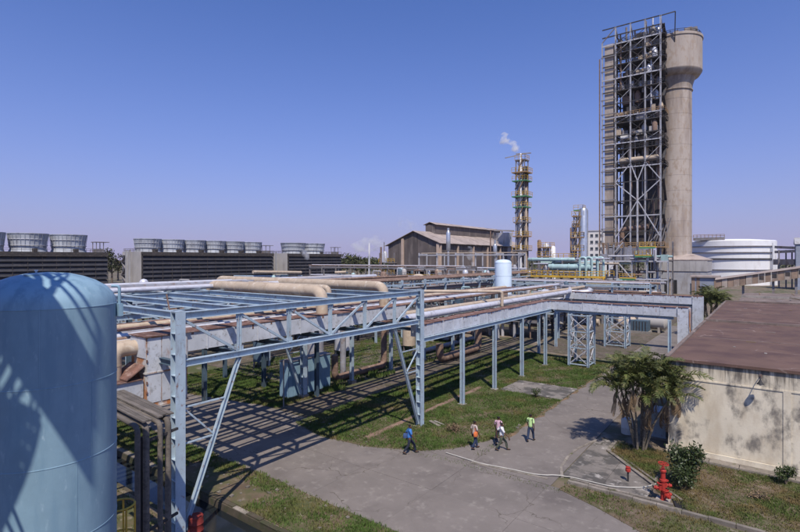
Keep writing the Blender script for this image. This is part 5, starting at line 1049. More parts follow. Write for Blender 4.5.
# ================================================================== PIPE RACKS BETWEEN THE TRUSS AND THE BACKGROUND
def rack(label, axis, a0, a1, c, wd, z1, levels, npipes, seed, step=6.0, mats=('clad', 'grey_pipe', 'beige', 'brown_pipe', 'brown_pipe', 'dark_pipe'), steel='blue_steel', rmax=.24):
    rg = random.Random(seed); P = (lambda a, cc: (a, cc)) if axis == 'x' else (lambda a, cc: (cc, a)); o = P(a0, c); t = thing('pipe_rack', (o[0], o[1], 0), label, 'pipe rack'); n = max(1, round(abs(a1 - a0) / step))
    for i in range(n + 1):
        a = a0 + (a1 - a0) * i / n
        for cc in (c, c + wd): q = P(a, cc); MB().hcol(q[0], q[1], 0, z1 + .2, .26, .26, .03).build('post', steel, t)
        for lv_ in levels: p0, p1 = P(a, c), P(a, c + wd); MB().beam((*p0, lv_ - .14), (*p1, lv_ - .14), .2, .26).build('cross_beam', steel, t)
    for lv_ in levels:
        for cc in (c - .24, c + wd + .24): p0, p1 = P(a0, cc), P(a1, cc); MB().beam((*p0, lv_ - .45), (*p1, lv_ - .45), .16, .24).build('long_beam', steel, t)
        u = c + .35
        while u < c + wd - .3:
            r_ = rg.uniform(.06, rmax); u += r_; b0 = a0 - rg.uniform(0, 2); b1 = a1 + rg.uniform(-2, 2)
            if rg.random() < npipes:
                p0, p1 = P(b0, u), P(b1, u); MB().tube([(*p0, lv_ + r_), (*p1, lv_ + r_)], r_, 9).build('pipe_run', rg.choice(mats), t, True)
            u += r_ + rg.uniform(.08, .35)
    return t
rack('long pipe rack beyond the truss running towards the shed', 'y', 34, 118, -50, 7.0, 8.2, (6.4, 8.2), .8, 21)
rack('pipe rack crossing behind the walkway corner', 'x', -75, -24.5, 71, 4.5, 5.4, (4.0, 5.4), .8, 22)
rack('pipe rack in front of the exchanger deck', 'x', -70, -16, 91, 5, 7.2, (5.6, 7.2), .75, 23, mats=('clad', 'clad', 'grey_pipe', 'white_paint', 'brown_pipe'))
rack('low pipe rack in front of the cooling towers', 'y', 6, 110, -84, 6, 5.6, (4.0, 5.6), .7, 24)
rack('left pipe rack behind the blue tank', 'y', -20, 60, -58, 7.0, 7.6, (5.6, 7.6), .75, 25)
rack('pipe rack in front of the shed gable', 'x', -112, -58, 104, 5, 9.5, (6.5, 9.5), .7, 26, steel='steel')
rack('tall open rack left of the white vessel', 'x', -80, -50, 116, 4, 13.0, (9.0, 13.0), .25, 27, steel='steel_light')
rack('far rack at the foot of the cooling towers', 'y', 20, 190, -150, 5, 4.0, (4.0,), .7, 28, step=9)
# dark flat launder with beige top pipe on frames
t = thing('pipe_gantry', (-70, 48, 0), 'pale frame gantry with beige pipe in front of the cooling towers', 'gantry'); ga, gb = AT(234, 276, 92), AT(302, 276, 105)
for i in range(7): q = ga.lerp(gb, i / 6); MB().beam((q.x, q.y, 0), (q.x, q.y, q.z), .25).build('post', 'blue_steel', t)
MB().beam(ga, gb, .25, .3).build('beam', 'blue_steel', t); MB().tube([AT(253, 272, 95), AT(301, 272.5, 104)], .32, 10).build('pipe_run', 'beige', t, True)
gc, gd = AT(306, 277, 100), AT(346, 277, 112)
t2 = thing('pipe_gantry', (gc.x, gc.y, 0), 'pale frame gantry right of the beige-topped gantry', 'gantry')
for i in range(5): q = gc.lerp(gd, i / 4); MB().beam((q.x, q.y, 0), (q.x, q.y, q.z), .28).build('post', 'blue_steel', t2)
MB().beam(gc, gd, .28, .35).build('beam', 'blue_steel', t2); MB().tube([AT(335, 272.5, 116), AT(346, 272, 116)], .3, 10).build('pipe_run', 'beige', t2, True)
# goose-neck beige pipe loop before the shed
q0, q1 = AT(413, 279, 118), AT(424, 279, 118); z_ = AT(418, 276, 118).z
pipe([(q0.x, q0.y, 5), (q0.x, q0.y, z_), (q1.x, q1.y, z_), (q1.x, q1.y, 5)], .5, 'beige', 'beige goose-neck pipe loop in front of the shed', 1.2)
q0, q1 = AT(482, 277, 124), AT(505, 278, 120)
pipe([(q0.x, q0.y, q0.z), (q1.x, q1.y, q1.z)], .42, 'beige', 'short beige pipe left of the white vessel', rings=1.5)
# horizontal drums and blue motor behind the crossing ducts
for k, (px, py, f, L_, r_, m) in enumerate(((652, 331, 78, 3.6, 1.1, 'conc_light'), (627, 330, 79, 2.2, .9, 'beige'))):
    p = AT(px, py, f); t = thing('horizontal_drum', (p.x, p.y, 0), f'{["pale grey", "beige"][k]} horizontal drum beyond the far crossing duct', 'drum'); z = r_ + .5
    MB().tube([(p.x - L_ / 2 - .4, p.y, z), (p.x - L_ / 2, p.y, z), (p.x + L_ / 2, p.y, z), (p.x + L_ / 2 + .4, p.y, z)], [r_ * .5, r_, r_, r_ * .5], 18).build('shell', m, t, True)
    for sg in (-1, 1): MB().box(p.x + sg * L_ * .3 - .15, p.x + sg * L_ * .3 + .15, p.y - r_ * .8, p.y + r_ * .8, 0, z - r_ * .5).build('saddle', 'conc', t)
p = AT(640, 332, 77); t = thing('motor_unit', (p.x, p.y, 0), 'teal motor unit between the drums beyond the ducts', 'machine'); MB().box(p.x - 1.3, p.x + 1.3, p.y - .9, p.y + .9, .4, 2.0).build('body', 'blue_steel_dark', t); MB().box(p.x - 1.5, p.x + 1.5, p.y - 1.1, p.y + 1.1, 0, .4).build('plinth', 'conc', t)
for k in range(6): MB().box(p.x - 1.2 + k * .42, p.x - 1.1 + k * .42, p.y - .97, p.y - .905, .5, 1.9).build('fin', 'steel_dark', t)
pipe([AT(545, 293, 78), AT(575, 291.5, 77), AT(577, 288.5, 77)], .4, 'clad', 'fat white pipe stub rising before the exchanger deck, left one', .6)
pipe([AT(545, 296, 72), AT(589, 292, 71), AT(591, 288.5, 71)], .4, 'clad', 'fat white pipe stub rising before the exchanger deck, right one', .6)

# ================================================================== EQUIPMENT BETWEEN THE RACKS
def unit(px, f, label, seed, w=5, h=7, deckm='steel'):
    rg = random.Random(seed); p = AT(px, 285, f); t = thing('process_unit', (p.x, p.y, 0), label, 'machinery'); x, y = p.x, p.y
    for (a, b) in ((-w, -2), (w, -2), (w, 2.5), (-w, 2.5), (0, -2)): MB().beam((x + a, y + b, 0), (x + a, y + b, h), .28).build('post', rg.choice(['steel', 'steel_light', 'steel_dark']), t)
    for z in (h * .55, h): 
        MB().box(x - w - .2, x + w + .2, y - 2.2, y + 2.7, z - .15, z).build('deck', 'steel_dark', t); MB().beam((x - w, y - 2.25, z - .2), (x + w, y - 2.25, z - .2), .2, .35).build('beam', deckm, t)
    rail(t, [(x - w, y - 2.2, h), (x + w, y - 2.2, h)], 1.1, rg.choice(['yellow', 'steel', 'steel']), 1.3, .06)
    for i in range(12):
        z0 = rg.choice([0, h * .55, h]); xx = x + rg.uniform(-w, w); yy = y + rg.uniform(-2, 2); k = rg.random(); m = rg.choice(['beige', 'grey_pipe', 'brown_pipe', 'clad', 'steel_dark', 'teal', 'blue_steel_dark', 'conc_light'])
        top = h * .5 if z0 < h else 2.6
        if k < .35: r_ = rg.uniform(.3, .8); MB().lathe((xx, yy, z0), [(r_, 0), (r_, top * .6), (r_ * .6, top * .75), (.03, top * .8)], 12).build('vessel', m, t, True)
        elif k < .6: L_ = rg.uniform(1, 3); r_ = rg.uniform(.25, .6); MB().tube([(xx - L_ / 2, yy, z0 + r_ + .2), (xx + L_ / 2, yy, z0 + r_ + .2)], r_, 12).build('drum', m, t, True); MB().box(xx - L_ * .3, xx + L_ * .3, yy - r_ * .7, yy + r_ * .7, z0, z0 + .4).build('saddle', 'steel', t)
        elif k < .8: w_ = rg.uniform(.4, 1); MB().box(xx - w_, xx + w_, yy - .5, yy + .5, z0, z0 + top * rg.uniform(.3, .7)).build('cabinet', m, t)
        else: MB().tube(fillet([(xx, yy, z0), (xx, yy, z0 + top * .8), (xx + rg.uniform(1, 3), yy, z0 + top * .8)], .4), rg.uniform(.1, .25), 8).build('pipe_run', m, t, True)
    return t
U = [(345, 125, 'cluster of small plant left of the shed, nearest the white chimney', 5, 6), (372, 118, 'cluster of small plant under the white chimney', 4, 6.5), (398, 128, 'dark machinery under the left half of the shed gable', 5, 7), (425, 126, 'dark machinery under the right half of the shed gable', 5, 6.5), (452, 116, 'machinery in front of the shed corner flue', 5, 7), (478, 112, 'machinery left of the white vessel', 4, 7), (522, 128, 'machinery right of the white vessel', 5, 8),
     (545, 84, 'plant cluster on the near side of the exchanger deck, left one', 4, 5), (575, 88, 'plant cluster on the near side of the exchanger deck, right one', 4, 5.5), (605, 100, 'plant cluster right of the teal U pipes', 4, 6), (440, 70, 'low machinery behind the walkway duct, nearest the truss', 4, 4.5), (480, 76, 'low machinery behind the walkway duct, second from the truss', 4, 5), (520, 74, 'low machinery behind the walkway duct, nearest its corner', 4, 5),
     (225, 80, 'plant cluster behind the fat beige pipes, left one', 5, 6), (290, 88, 'plant cluster behind the fat beige pipes, right one', 5, 6.5), (160, 85, 'plant cluster in front of the middle cooling tower', 6, 6), (325, 70, 'low machinery behind the second fat beige pipe', 4, 5)]
for i, (px, f, lab, w_, h_) in enumerate(U): unit(px, f, lab, 100 + i, w_, h_)

# ================================================================== STEAM
def steam_mat(name, dens, sc, seed):
    m = bpy.data.materials.new(name); m.use_nodes = True; t = m.node_tree; t.nodes.clear(); o = t.nodes.new('ShaderNodeOutputMaterial'); v = t.nodes.new('ShaderNodeVolumePrincipled')
    v.inputs['Color'].default_value = (.99, .99, .99, 1); v.inputs['Anisotropy'].default_value = .2
    tcn = t.nodes.new('ShaderNodeNewGeometry'); n = t.nodes.new('ShaderNodeTexNoise'); n.inputs['Scale'].default_value = sc; n.inputs['Detail'].default_value = 5; n.noise_dimensions = '3D'
    t.links.new(tcn.outputs['Position'], n.inputs['Vector']); r_ = t.nodes.new('ShaderNodeMapRange'); r_.inputs['From Min'].default_value = .47; r_.inputs['From Max'].default_value = .72; r_.inputs['To Max'].default_value = dens
    t.links.new(n.outputs['Fac'], r_.inputs['Value']); t.links.new(r_.outputs[0], v.inputs['Density']); t.links.new(v.outputs[0], o.inputs['Volume']); M[name] = m; return name
def plume(label, pts, radii, dens, sc, seed):
    rg = random.Random(seed); t_ = MB()
    P_ = [Vector(p) for p in pts]; path = []; rr = []
    for i in range(len(P_) - 1):
        for k in range(5): u = k / 5; path.append(P_[i].lerp(P_[i + 1], u)); rr.append((radii[i] * (1 - u) + radii[i + 1] * u) * rg.uniform(.85, 1.2))
    path.append(P_[-1]); rr.append(radii[-1] * .4); t_.tube(path, rr, 12)
    for v in t_.v: v += Vector((rg.uniform(-.1, .1), rg.uniform(-.1, .1), rg.uniform(-.1, .1))) * radii[-1]
    o = t_.build('steam_plume', steam_mat('steam_%d' % seed, dens, sc, seed)); return tag(o, label, 'steam')
plume('white steam drifting left from the top of the tall slim tower', [AT(523, 153, 172), AT(516, 148, 173), AT(508, 141.5, 175), AT(501, 136.5, 177)], [.6, 1.6, 2.1, 2.4], 1.1, .40, 1)
plume('pale steam cloud left of the shed above the white chimney', [AT(386, 246, 165), AT(377, 243, 168), AT(365, 245, 170), AT(350, 249, 172)], [.8, 2.6, 2.6, 1.4], 0.5, .3, 2)
plume('faint steam puff above the shed gable', [AT(420, 230, 165), AT(412, 225, 168), AT(402, 223, 170), AT(390, 221, 172)], [.6, 1.8, 2.0, 1.2], .22, .3, 3)
plume('small steam puff in front of the right-hand cooling tower', [AT(308, 260, 230), AT(306, 255, 230), AT(303, 250, 231)], [1.0, 1.8, 1.4], .4, .3, 4)
plume('thin steam wisp on the shed side wall', [AT(470, 272, 138), AT(472, 262, 139), AT(469, 252, 140), AT(471, 246, 140)], [.4, .8, 1.0, .8], .8, .5, 5)

# ================================================================== PALM CLUMP
def frond_mesh(L, droop, seed, dead=False, npair=26):
    rg = random.Random(seed); mb = MB(); pts = []; ang = R(58) if not dead else R(-10); p = Vector((0, 0, 0)); k = 14
    for i in range(k + 1):
        pts.append(p.copy()); ang -= droop * (0.35 + i / k) / k; p = p + Vector((math.cos(ang), 0, math.sin(ang))) * (L / k)
    mb.tube(pts, [.018 * (1 - .85 * i / k) + .003 for i in range(k + 1)], 5)
    for i in range(npair):
        u = .14 + .85 * i / npair; f_ = u * k; j = min(k - 1, int(f_)); q = pts[j].lerp(pts[j + 1], f_ - j); d = (pts[j + 1] - pts[j]).normalized(); up = Vector((-d.z, 0, d.x))
        ll = L * .31 * math.sin(math.pi * (.12 + .86 * u)) ** .7 * rg.uniform(.8, 1.1)
        for sg in (-1, 1):
            s_ = Vector((0, sg, 0)); dr = (d * rg.uniform(.5, .8) + s_ * (.55 if not dead else .25) + up * (rg.uniform(.1, .45) if not dead else -.5)).normalized(); tip = q + dr * ll + Vector((0, 0, -ll * rg.uniform(.1, .45))); mid = q + dr * ll * .5 + Vector((0, 0, ll * .03)); wv = d * .030
            mb.add([q - wv * .6, q + wv * .6, mid + wv, mid - wv, tip], [(0, 1, 2, 3), (3, 2, 4)])
    return mb
FM = [frond_mesh(2.0, 1.9, 1), frond_mesh(1.8, 2.3, 2), frond_mesh(2.15, 1.6, 3), frond_mesh(1.6, 2.7, 4), frond_mesh(1.9, 2.1, 5)]
FD = [frond_mesh(1.5, 1.1, 11, True, 18), frond_mesh(1.3, 1.4, 12, True, 18)]
def palm(loc, stems, label, nf, fsc=1.0, seed=0, dead=3):
    rg = random.Random(seed); t = thing('palm_clump', (*loc, .05), label, 'palm')
    fo = [m_.build('frond', 'leaf') for m_ in FM]; fd = [m_.build('dead_frond', 'dead_leaf') for m_ in FD]
    for o in fo + fd: COL.objects.unlink(o)
    for (a, sp, h) in stems:
        top = Vector((sp * math.cos(a), sp * math.sin(a), h)); b0 = Vector((.28 * math.cos(a), .28 * math.sin(a), 0)); mid = b0.lerp(top, .5) - Vector((math.cos(a), math.sin(a), 0)) * sp * .12
        o = Vector((*loc, .05)); st = MB().tube([o + b0, o + b0.lerp(mid, .5), o + mid, o + mid.lerp(top, .55), o + top], [.075, .06, .052, .048, .06], 8).build('stem', 'palm_stem', t, True)
        MB().tube([o + top - Vector((0, 0, .25)), o + top + Vector((0, 0, .35))], [.07, .03], 7).build('crownshaft', 'leaf', t, True)
        for k in range(nf):
            q = copy_part(rg.choice(fo), t, top + Vector((0, 0, rg.uniform(-.05, .3))), (rg.uniform(-.25, .25), rg.uniform(-.75, .35), a + k * 2.4 + rg.uniform(-.4, .4)), [fsc * rg.uniform(.8, 1.12)] * 3); q.name = 'frond'
        for k in range(rg.randint(1, dead)):
            q = copy_part(rg.choice(fd), t, top + Vector((0, 0, -.15)), (rg.uniform(-.3, .3), rg.uniform(.5, 1.1), rg.uniform(0, 6.28)), [fsc * rg.uniform(.7, 1.1)] * 3); q.name = 'dead_frond'
    return t
PP = G(640, 450)
rg_ = random.Random(12)
palm((PP.x, PP.y), [(-2.6, 1.35, 3.3), (-1.9, .75, 3.9), (2.9, 1.25, 3.6), (.1, .55, 4.1), (.75, 1.25, 3.7), (1.6, .95, 4.2), (2.3, 1.55, 2.9), (-.8, .9, 3.0), (-.15, 1.55, 3.2), (.4, 1.9, 3.7), (1.1, .3, 3.5)], 'clump of leaning feathery palms beside the stained building', 14, 1.08, 3, 5)
palm((-6.9, 84.5), [(i * .8, .8 + .1 * (i % 4), 4.6 + .35 * (i % 3)) for i in range(9)], 'dark palm clump showing above the far left edge of the red roof', 9, 1.35, 5)

# ================================================================== BUSHES
def bush(loc, rx, rz, n, leaf, label, seed, m='bush_leaf', name='bush', cat='bush'):
    rg = random.Random(seed); x, y = loc; t = thing(name, (x, y, .05), label, cat); cl = []
    for k in range(12):
        a = rg.uniform(0, 6.28); e = rg.uniform(.1, 1.0); q = rx * .74 * math.sqrt(1 - e * e * .55) * rg.uniform(.3, 1.2); cl.append(Vector((x + q * math.cos(a), y + q * math.sin(a), .1 + rz * (.25 + .6 * e))))
        MB().tube([(x, y, .05), Vector((x, y, .1)).lerp(cl[-1], .5) + Vector((0, 0, .1)), cl[-1]], [.03, .02, .008], 5).build('stem', 'bark', t, True)
    mb = MB()
    for i in range(n):
        c_ = rg.choice(cl); v = Vector((rg.gauss(0, 1), rg.gauss(0, 1), rg.gauss(0, 1))).normalized() * rx * rg.choice((.28, .4, .46)) * rg.random() ** .4; p = c_ + v
        if p.z < .08: p.z = rg.uniform(.08, .3)
        a = (v.normalized() * .5 + Vector((rg.gauss(0, .6), rg.gauss(0, .6), rg.gauss(.1, .5)))).normalized(); b = a.cross(Vector((rg.gauss(0, 1), rg.gauss(0, 1), rg.gauss(0, 1)))).normalized(); s_ = leaf * rg.uniform(.6, 1.3)
        mb.add([p, p + a * s_ * .5 + b * s_ * .24, p + a * s_, p + a * s_ * .5 - b * s_ * .24], [(0, 1, 2, 3)])
    q = mb.build('leaves', m, t); q['kind'] = 'stuff'; return t
bp_ = G(684, 489); bush((bp_.x, bp_.y + .3), 1.15, 2.0, 3600, .16, 'dense dark green bush behind the red hydrant', 1)
bp_ = G(786, 487); bush((bp_.x, bp_.y + .2), .5, .85, 900, .12, 'small bush at the foot of the wall near the right edge', 2)
bp_ = G(536, 398); bush((bp_.x, bp_.y), .45, .7, 420, .1, 'small dark weed bush at the end of the cross path', 3)
bp_ = G(453, 432); bush((bp_.x, bp_.y), .55, .45, 420, .12, 'grey dry weed heap beside the truss column', 4, 'dead_leaf')
bp_ = G(758, 500); bush((bp_.x, bp_.y), .5, .25, 260, .1, 'low heap of dry cuttings on the lawn', 5, 'dead_leaf')
for i, (px, py) in enumerate(((602, 478), (712, 498))): pass
bd_ = thing('plank', tuple(G(436, 425)), 'pale plank lying on the grass beside the truss column', 'plank'); q = G(430, 423); MB().beam((q.x, q.y, .16), (q.x + 1.0, q.y - .35, .09), .22, .05).build('board', 'kerb', bd_); MB().beam((q.x + .2, q.y + .25, .12), (q.x + 1.1, q.y + .05, .09), .14, .05).build('board', 'conc', bd_)

# ================================================================== RED HYDRANT, HOSE, SMALL POST
hp = G(663, 501); hx, hy = hp.x, hp.y
hd = thing('fire_hydrant', (hx, hy, .05), 'bright red fire hydrant with valve wheels beside the dark bush', 'hydrant')
MB().lathe((hx, hy, .03), [(.17, 0), (.17, .04), (.11, .06), (.11, .9), (.15, .92), (.15, 1.0), (.11, 1.02), (.10, 1.35), (.14, 1.37), (.14, 1.44), (.08, 1.5), (.05, 1.6), (.02, 1.62)], 18).build('standpipe', 'red_paint', hd, True)
def wheel(c, r_, axis, parent):
    c = Vector(c); d, s_, u = basis(axis); mb = MB(); mb.tube([c + (s_ * math.cos(i * .4488) + u * math.sin(i * .4488)) * r_ for i in range(15)], .022, 6, False)
    for k in range(3): a = k * 1.047; v = (s_ * math.cos(a) + u * math.sin(a)) * r_; mb.beam(c - v, c + v, .025)
    return mb.build('hand_wheel', 'red_paint', parent)
wheel((hx + .02, hy, 1.78), .22, (.1, 0, 1), hd); MB().tube([(hx, hy, 1.6), (hx + .01, hy, 1.8)], .025, 8).build('spindle', 'red_paint', hd, True)
for (dx, dy, z, L_) in ((-.9, -.42, .62, .33), (.8, -.6, .34, .34), (.95, .3, .78, .30), (.75, .66, .3, .34)):
    d = Vector((dx, dy, 0)).normalized(); a = Vector((hx, hy, z)); b = a + d * L_
    v = MB().tube([a, b - d * .06, b - d * .06, b], [.06, .06, .1, .1], 12).build('outlet', 'red_paint', hd, True)
    MB().tube([b - d * .2 - Vector((0, 0, .1)), b - d * .2 + Vector((0, 0, .12))], .085, 10).build('valve_body', 'red_paint', v, True); wheel(b - d * .2 + Vector((0, 0, .22)), .12, (0, 0, 1), v)
    MB().tube([b + d * .005, b + d * .07], .07, 10).build('cap', 'red_paint', v, True)
MB().box(hx - .3, hx + .3, hy - .3, hy + .3, 0, .08).build('base_block', 'conc', hd)
hpts = [G(px, py, .06) for px, py in ((656, 484), (645, 487.5), (630, 488), (610, 486.5), (590, 482), (570, 477.5), (552, 476), (534, 474.5), (515, 470.5), (497, 467), (480, 463.5), (462, 458), (446, 453))]
sm = [hpts[0]]
for a, b, c_, d in zip([hpts[0]] + hpts[:-2], hpts[:-1], hpts[1:], hpts[2:] + [hpts[-1]]):
    for k in range(1, 5): u = k / 4; sm.append(((2 * b) + (c_ - a) * u + (2 * a - 5 * b + 4 * c_ - d) * u * u + (3 * b - a - 3 * c_ + d) * u ** 3) * .5)
for v in sm: v.z = .09 if v.x < -9.3 or v.y > 26 else .12
tag(MB().tube(sm, .026, 8).build('fire_hose', 'hose', None, True), 'pale flat hose snaking from the hydrant across the road', 'hose')
q = G(628, 482); t = thing('valve_post', (q.x, q.y, .03), 'small dark post with red valve head on the concrete pad', 'post')
MB().tube([(q.x, q.y, 0), (q.x, q.y, .55)], .05, 8).build('stem', 'steel_dark', t, True); MB().lathe((q.x, q.y, .52), [(.06, 0), (.13, .04), (.13, .16), (.05, .2)], 12).build('valve_head', 'red_paint', t, True); wheel((q.x, q.y, .76), .1, (0, 0, 1), t)
q = G(627, 434); t = thing('water_drum', (q.x, q.y, .05), 'white drum half hidden behind the palm stems', 'drum')
MB().lathe((q.x, q.y, .03), [(.34, 0), (.36, .04), (.36, .4), (.375, .43), (.36, .46), (.36, .9), (.33, 1.0), (.1, 1.02)], 18).build('body', 'plastic_white', t, True); MB().lathe((q.x, q.y, 1.04), [(.09, 0), (.09, .05)], 10).build('lid', 'blue_steel_dark', t, True)
# blue-grey low wall/cabinet behind the palms
q = G(650, 425); t = thing('switch_cabinet', (q.x, q.y, 0), 'pale blue-grey cabinet in the shade behind the palms', 'cabinet'); MB().box(-6.2, -5.3, 35.2, 36.8, .1, 1.7).build('body', 'blue_steel', t); MB().box(-6.3, -5.2, 35.1, 36.9, 0, .1).build('plinth', 'conc', t); MB().box(-6.22, -6.202, 35.3, 35.95, .2, 1.6).build('door', 'blue_steel', t)
# dark gulley beside the hydrant and road-edge strips
structure('drain_gully', MB().beam(Vector((-3.55, 26.85, .036)), Vector((-3.2, 25.7, .036)), .45, .06), 'black')
structure('bed_gully', MB().prism([(-7.66, 31.0), (-7.42, 31.2), (-3.5, 26.9), (-3.72, 26.72)], .03, .052), 'black')

# ================================================================== PEOPLE
def skin_obj(name, verts, edges, radii, m, parent, root=0, sub=2):
    me = bpy.data.meshes.new(name); me.from_pydata(verts, edges, []); o = bpy.data.objects.new(name, me); COL.objects.link(o); o.parent = parent
    md = o.modifiers.new('skin', 'SKIN'); md.use_smooth_shade = True
    for i, r_ in enumerate(radii): me.skin_vertices[0].data[i].radius = r_ if isinstance(r_, tuple) else (r_, r_)
    me.skin_vertices[0].data[root].use_root = True
    o.modifiers.new('sub', 'SUBSURF').levels = sub; o.modifiers['sub'].render_levels = sub; me.materials.append(M[m] if isinstance(m, str) else m); return o
def person(loc, heading, label, shirt, trousers, stride, h=1.7, bag=None, arm=1.0, bagcol=None, head_turn=0.0):
    t = thing('person', (loc.x, loc.y, .03), label, 'person'); t.rotation_euler = (0, 0, heading); k = h / 1.7; t.scale = (k, k, k)
    # local: +X forward, +Y left; stride: forward reach of the left foot
    s_ = stride; hip, chest, neck = (0, 0, .93), (.02, 0, 1.28), (.03, 0, 1.45)
    fl, fr_ = s_ * .36, -s_ * .36
    kl, kr = (fl * .62 + .06, .095, .50), (fr_ * .42 + .07, -.095, .49)
    al, ar = (fl, .09, .085 if fl > 0 else .13), (fr_, -.09, .085 if fr_ > 0 else .14)
    tl, tr_ = (fl + .16, .10, .04 if fl < 0 else .055), (fr_ + .16, -.10, .04)
    sl, sr = (.0, .19, 1.39), (.0, -.19, 1.39)
    el, er = (-.20 * s_ * arm - .02, .25, 1.12), (.16 * s_ * arm - .02, -.25, 1.12)
    wl, wr_ = (el[0] + .10 - .08 * s_ * arm, .24, .88), (er[0] + .12 + .08 * s_ * arm, -.24, .90)
    V = [hip, (.01, 0, 1.08), chest, (.025, 0, 1.40), neck, (.045, 0, 1.53), (.045, 0, 1.61), (.03, 0, 1.68),
         (0, .085, .90), kl, al, tl, (0, -.085, .90), kr, ar, tr_, sl, el, wl, sr, er, wr_, (.142, 0, 1.565)]
    E_ = [(0, 1), (1, 2), (2, 3), (3, 4), (4, 5), (5, 6), (6, 7), (0, 8), (8, 9), (9, 10), (10, 11), (0, 12), (12, 13), (13, 14), (14, 15), (3, 16), (16, 17), (17, 18), (3, 19), (19, 20), (20, 21), (5, 22)]
    Rr = [.10, .09, .095, .07, .052, .075, .088, .06, .075, .056, .04, .034, .075, .056, .04, .034, .045, .04, .028, .045, .04, .028, .018]
    for wi, sg in ((18, 1), (21, -1)):                    # palm, four fingers, thumb
        wv = Vector(V[wi]); pm = wv + Vector((.025, 0, -.085)); V.append(tuple(pm)); E_.append((wi, len(V) - 1)); Rr.append(.030); pi = len(V) - 1
        for q, (dx, ll) in enumerate(((.036, .070), (.013, .080), (-.010, .074), (-.032, .058))):
            V.append(tuple(pm + Vector((dx, 0, -.045)))); E_.append((pi, len(V) - 1)); Rr.append(.010); V.append(tuple(pm + Vector((dx + .008, -sg * .015, -.045 - ll)))); E_.append((len(V) - 2, len(V) - 1)); Rr.append(.008)
        V.append(tuple(pm + Vector((.055, -sg * .01, .0)))); E_.append((pi, len(V) - 1)); Rr.append(.011); V.append(tuple(pm + Vector((.078, -sg * .015, -.04)))); E_.append((len(V) - 2, len(V) - 1)); Rr.append(.009)
    skin_obj('body', V, E_, Rr, 'skin', t)
    sv = [(0, 0, .86), (.01, 0, 1.06), (.02, 0, 1.26), (.022, 0, 1.40), (.0, .19, 1.395), tuple(Vector(sl).lerp(Vector(el), .85)), (.0, -.19, 1.395), tuple(Vector(sr).lerp(Vector(er), .85)), (.03, 0, 1.455)]
    skin_obj('shirt', sv, [(0, 1), (1, 2), (2, 3), (3, 4), (4, 5), (3, 6), (6, 7), (3, 8)], [(.15, .17), (.138, .155), (.14, .17), (.105, .125), .075, .066, .075, .066, .062], shirt, t)
    ex = lambda a, b, u: tuple(Vector(a).lerp(Vector(b), u))
    tv = [(0, 0, .98), (0, 0, .90), (0, .088, .86), kl, ex(kl, al, .95), (0, -.088, .86), kr, ex(kr, ar, .95)]
    skin_obj('trousers', tv, [(0, 1), (1, 2), (2, 3), (3, 4), (1, 5), (5, 6), (6, 7)], [(.135, .15), .14, .105, .078, .07, .105, .078, .07], trousers, t)
    hv = [(.025, 0, 1.58), (.03, 0, 1.66), (.025, 0, 1.715)]
    skin_obj('hair', [(-.015, 0, 1.57), (.015, 0, 1.655), (.03, 0, 1.70)], [(0, 1), (1, 2)], [.078, .10, .07], 'hair', t)
    for sg in (-1, 1):
        MB().lathe(Vector((.118, sg * .032, 1.605)) + Vector(loc[:2] + (.03,)), [(.002, -.011), (.011, 0), (.002, .011)], 8).build('eye', 'eye', t, True)
        MB().lathe(Vector((.04, sg * .092, 1.575)) + Vector(loc[:2] + (.03,)), [(.006, -.03), (.014, -.01), (.016, .02), (.004, .035)], 8).build('ear', 'skin', t, True)
    MB().box(loc.x + .118, loc.x + .13, loc.y - .024, loc.y + .024, 1.553, 1.561).build('mouth', 'shoe', t)
    for (a, tt) in ((al, tl), (ar, tr_)):
        a = Vector(a); tt = Vector(tt); d = (tt - a); a2 = a - d.normalized() * .06; skin_obj('shoe', [tuple(a2 - Vector((0, 0, .03))), tuple(a.lerp(tt, .5) - Vector((0, 0, .015))), tuple(tt + d.normalized() * .05)], [(0, 1), (1, 2)], [.042, .045, .034], 'shoe', t, 0, 1)
    if bag:
        bx, by, bz = bag; o = Vector((loc.x, loc.y, .03)); b = thing('shoulder_bag', (0, 0, 0), None, None)
        bpy.data.objects.remove(b)
        bo = MB().lathe((0, 0, 0), [(.02, -.15), (.13, -.14), (.155, -.05), (.15, .06), (.12, .13), (.02, .14)], 14).build('shoulder_bag', bagcol, None, True)
        c_, q_ = math.cos(heading), math.sin(heading); bo.location = (loc.x + (bx * c_ - by * q_) * k, loc.y + (bx * q_ + by * c_) * k, .03 + bz * k); bo.rotation_euler = (0, 0, heading); bo.scale = (1.0, .5, 1.0)
        tag(bo, bag_label, 'bag')
        st = MB().tube([(0, 0, .12), (.0 - bx * .3, -by * .55, .33), (-bx, -by * 1.6 - .0, .50)], .014, 6).build('strap', bagcol, bo); st.scale = (1, 2.0, 1)
    return t
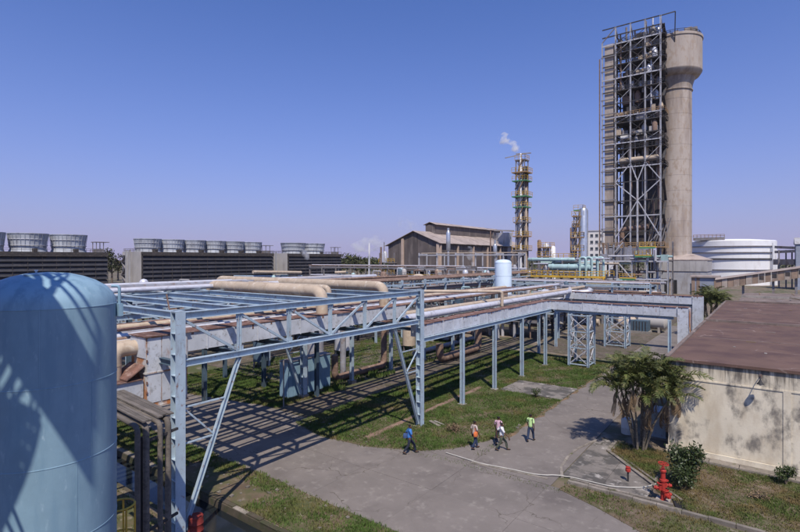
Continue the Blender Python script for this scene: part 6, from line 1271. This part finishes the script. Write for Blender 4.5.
RT = math.atan2(sT, cT)                                   # heading of the picture's right-hand direction
blue = cloth('blue', (0.05, 0.17, 0.46)); cream = cloth('cream', (0.45, 0.37, 0.34), (0.38, 0.30, 0.28)); pink = cloth('pink', (0.50, 0.33, 0.40)); white = cloth('white', (0.62, 0.62, 0.64)); lime = cloth('lime', (0.42, 0.60, 0.27))
jeans = cloth('denim', (0.025, 0.04, 0.085)); navy = cloth('navy', (0.018, 0.022, 0.04)); olive = cloth('olive', (0.075, 0.085, 0.06)); orange = cloth('orange', (0.62, 0.16, 0.05)); dblue = cloth('bag_blue', (0.05, 0.09, 0.22))
bag_label = 'dark blue bag hanging behind the man in the blue shirt'
person(G(409.5, 454.2), RT + .15, 'person in blue shirt and dark trousers walking at the lawn edge', blue, navy, 1.05, 1.72, (-.20, .20, 1.0), .8, dblue)
bag_label = 'orange shoulder bag carried by the person in cream'
person(G(474.5, 449.6), RT + .5, 'person in cream shirt with orange bag walking near the grass', cream, jeans, .7, 1.70, (-.08, -.22, .98), .5, orange)
person(G(498.5, 445.2), RT + 1.0, 'person in pink shirt walking behind the one in white', pink, navy, -.6, 1.74, None, .6)
person(G(501.5, 451), RT - .1, 'person in white shirt and olive trousers striding to the right', white, olive, 1.0, 1.66, None, 1.3)
person(G(530.5, 442), RT + .9, 'person in lime green shirt walking up the side road', lime, jeans, -.75, 1.72, None, .7)

# ================================================================== HAZE
hm = bpy.data.materials.new('haze_air'); hm.use_nodes = True; ht = hm.node_tree; ht.nodes.clear(); ho = ht.nodes.new('ShaderNodeOutputMaterial'); hv_ = ht.nodes.new('ShaderNodeVolumePrincipled')
hv_.inputs['Color'].default_value = (.80, .82, .95, 1); hv_.inputs['Density'].default_value = 0.00007; hv_.inputs['Anisotropy'].default_value = .3
ht.links.new(hv_.outputs[0], ho.inputs['Volume'])
tag(MB().box(-4600, 4600, -4600, 4600, -2.2, 112).build('haze', hm), 'thin pale haze over the whole plant', 'haze', None, 'stuff')

for o in bpy.data.objects:
    if '_o' in o: del o['_o']
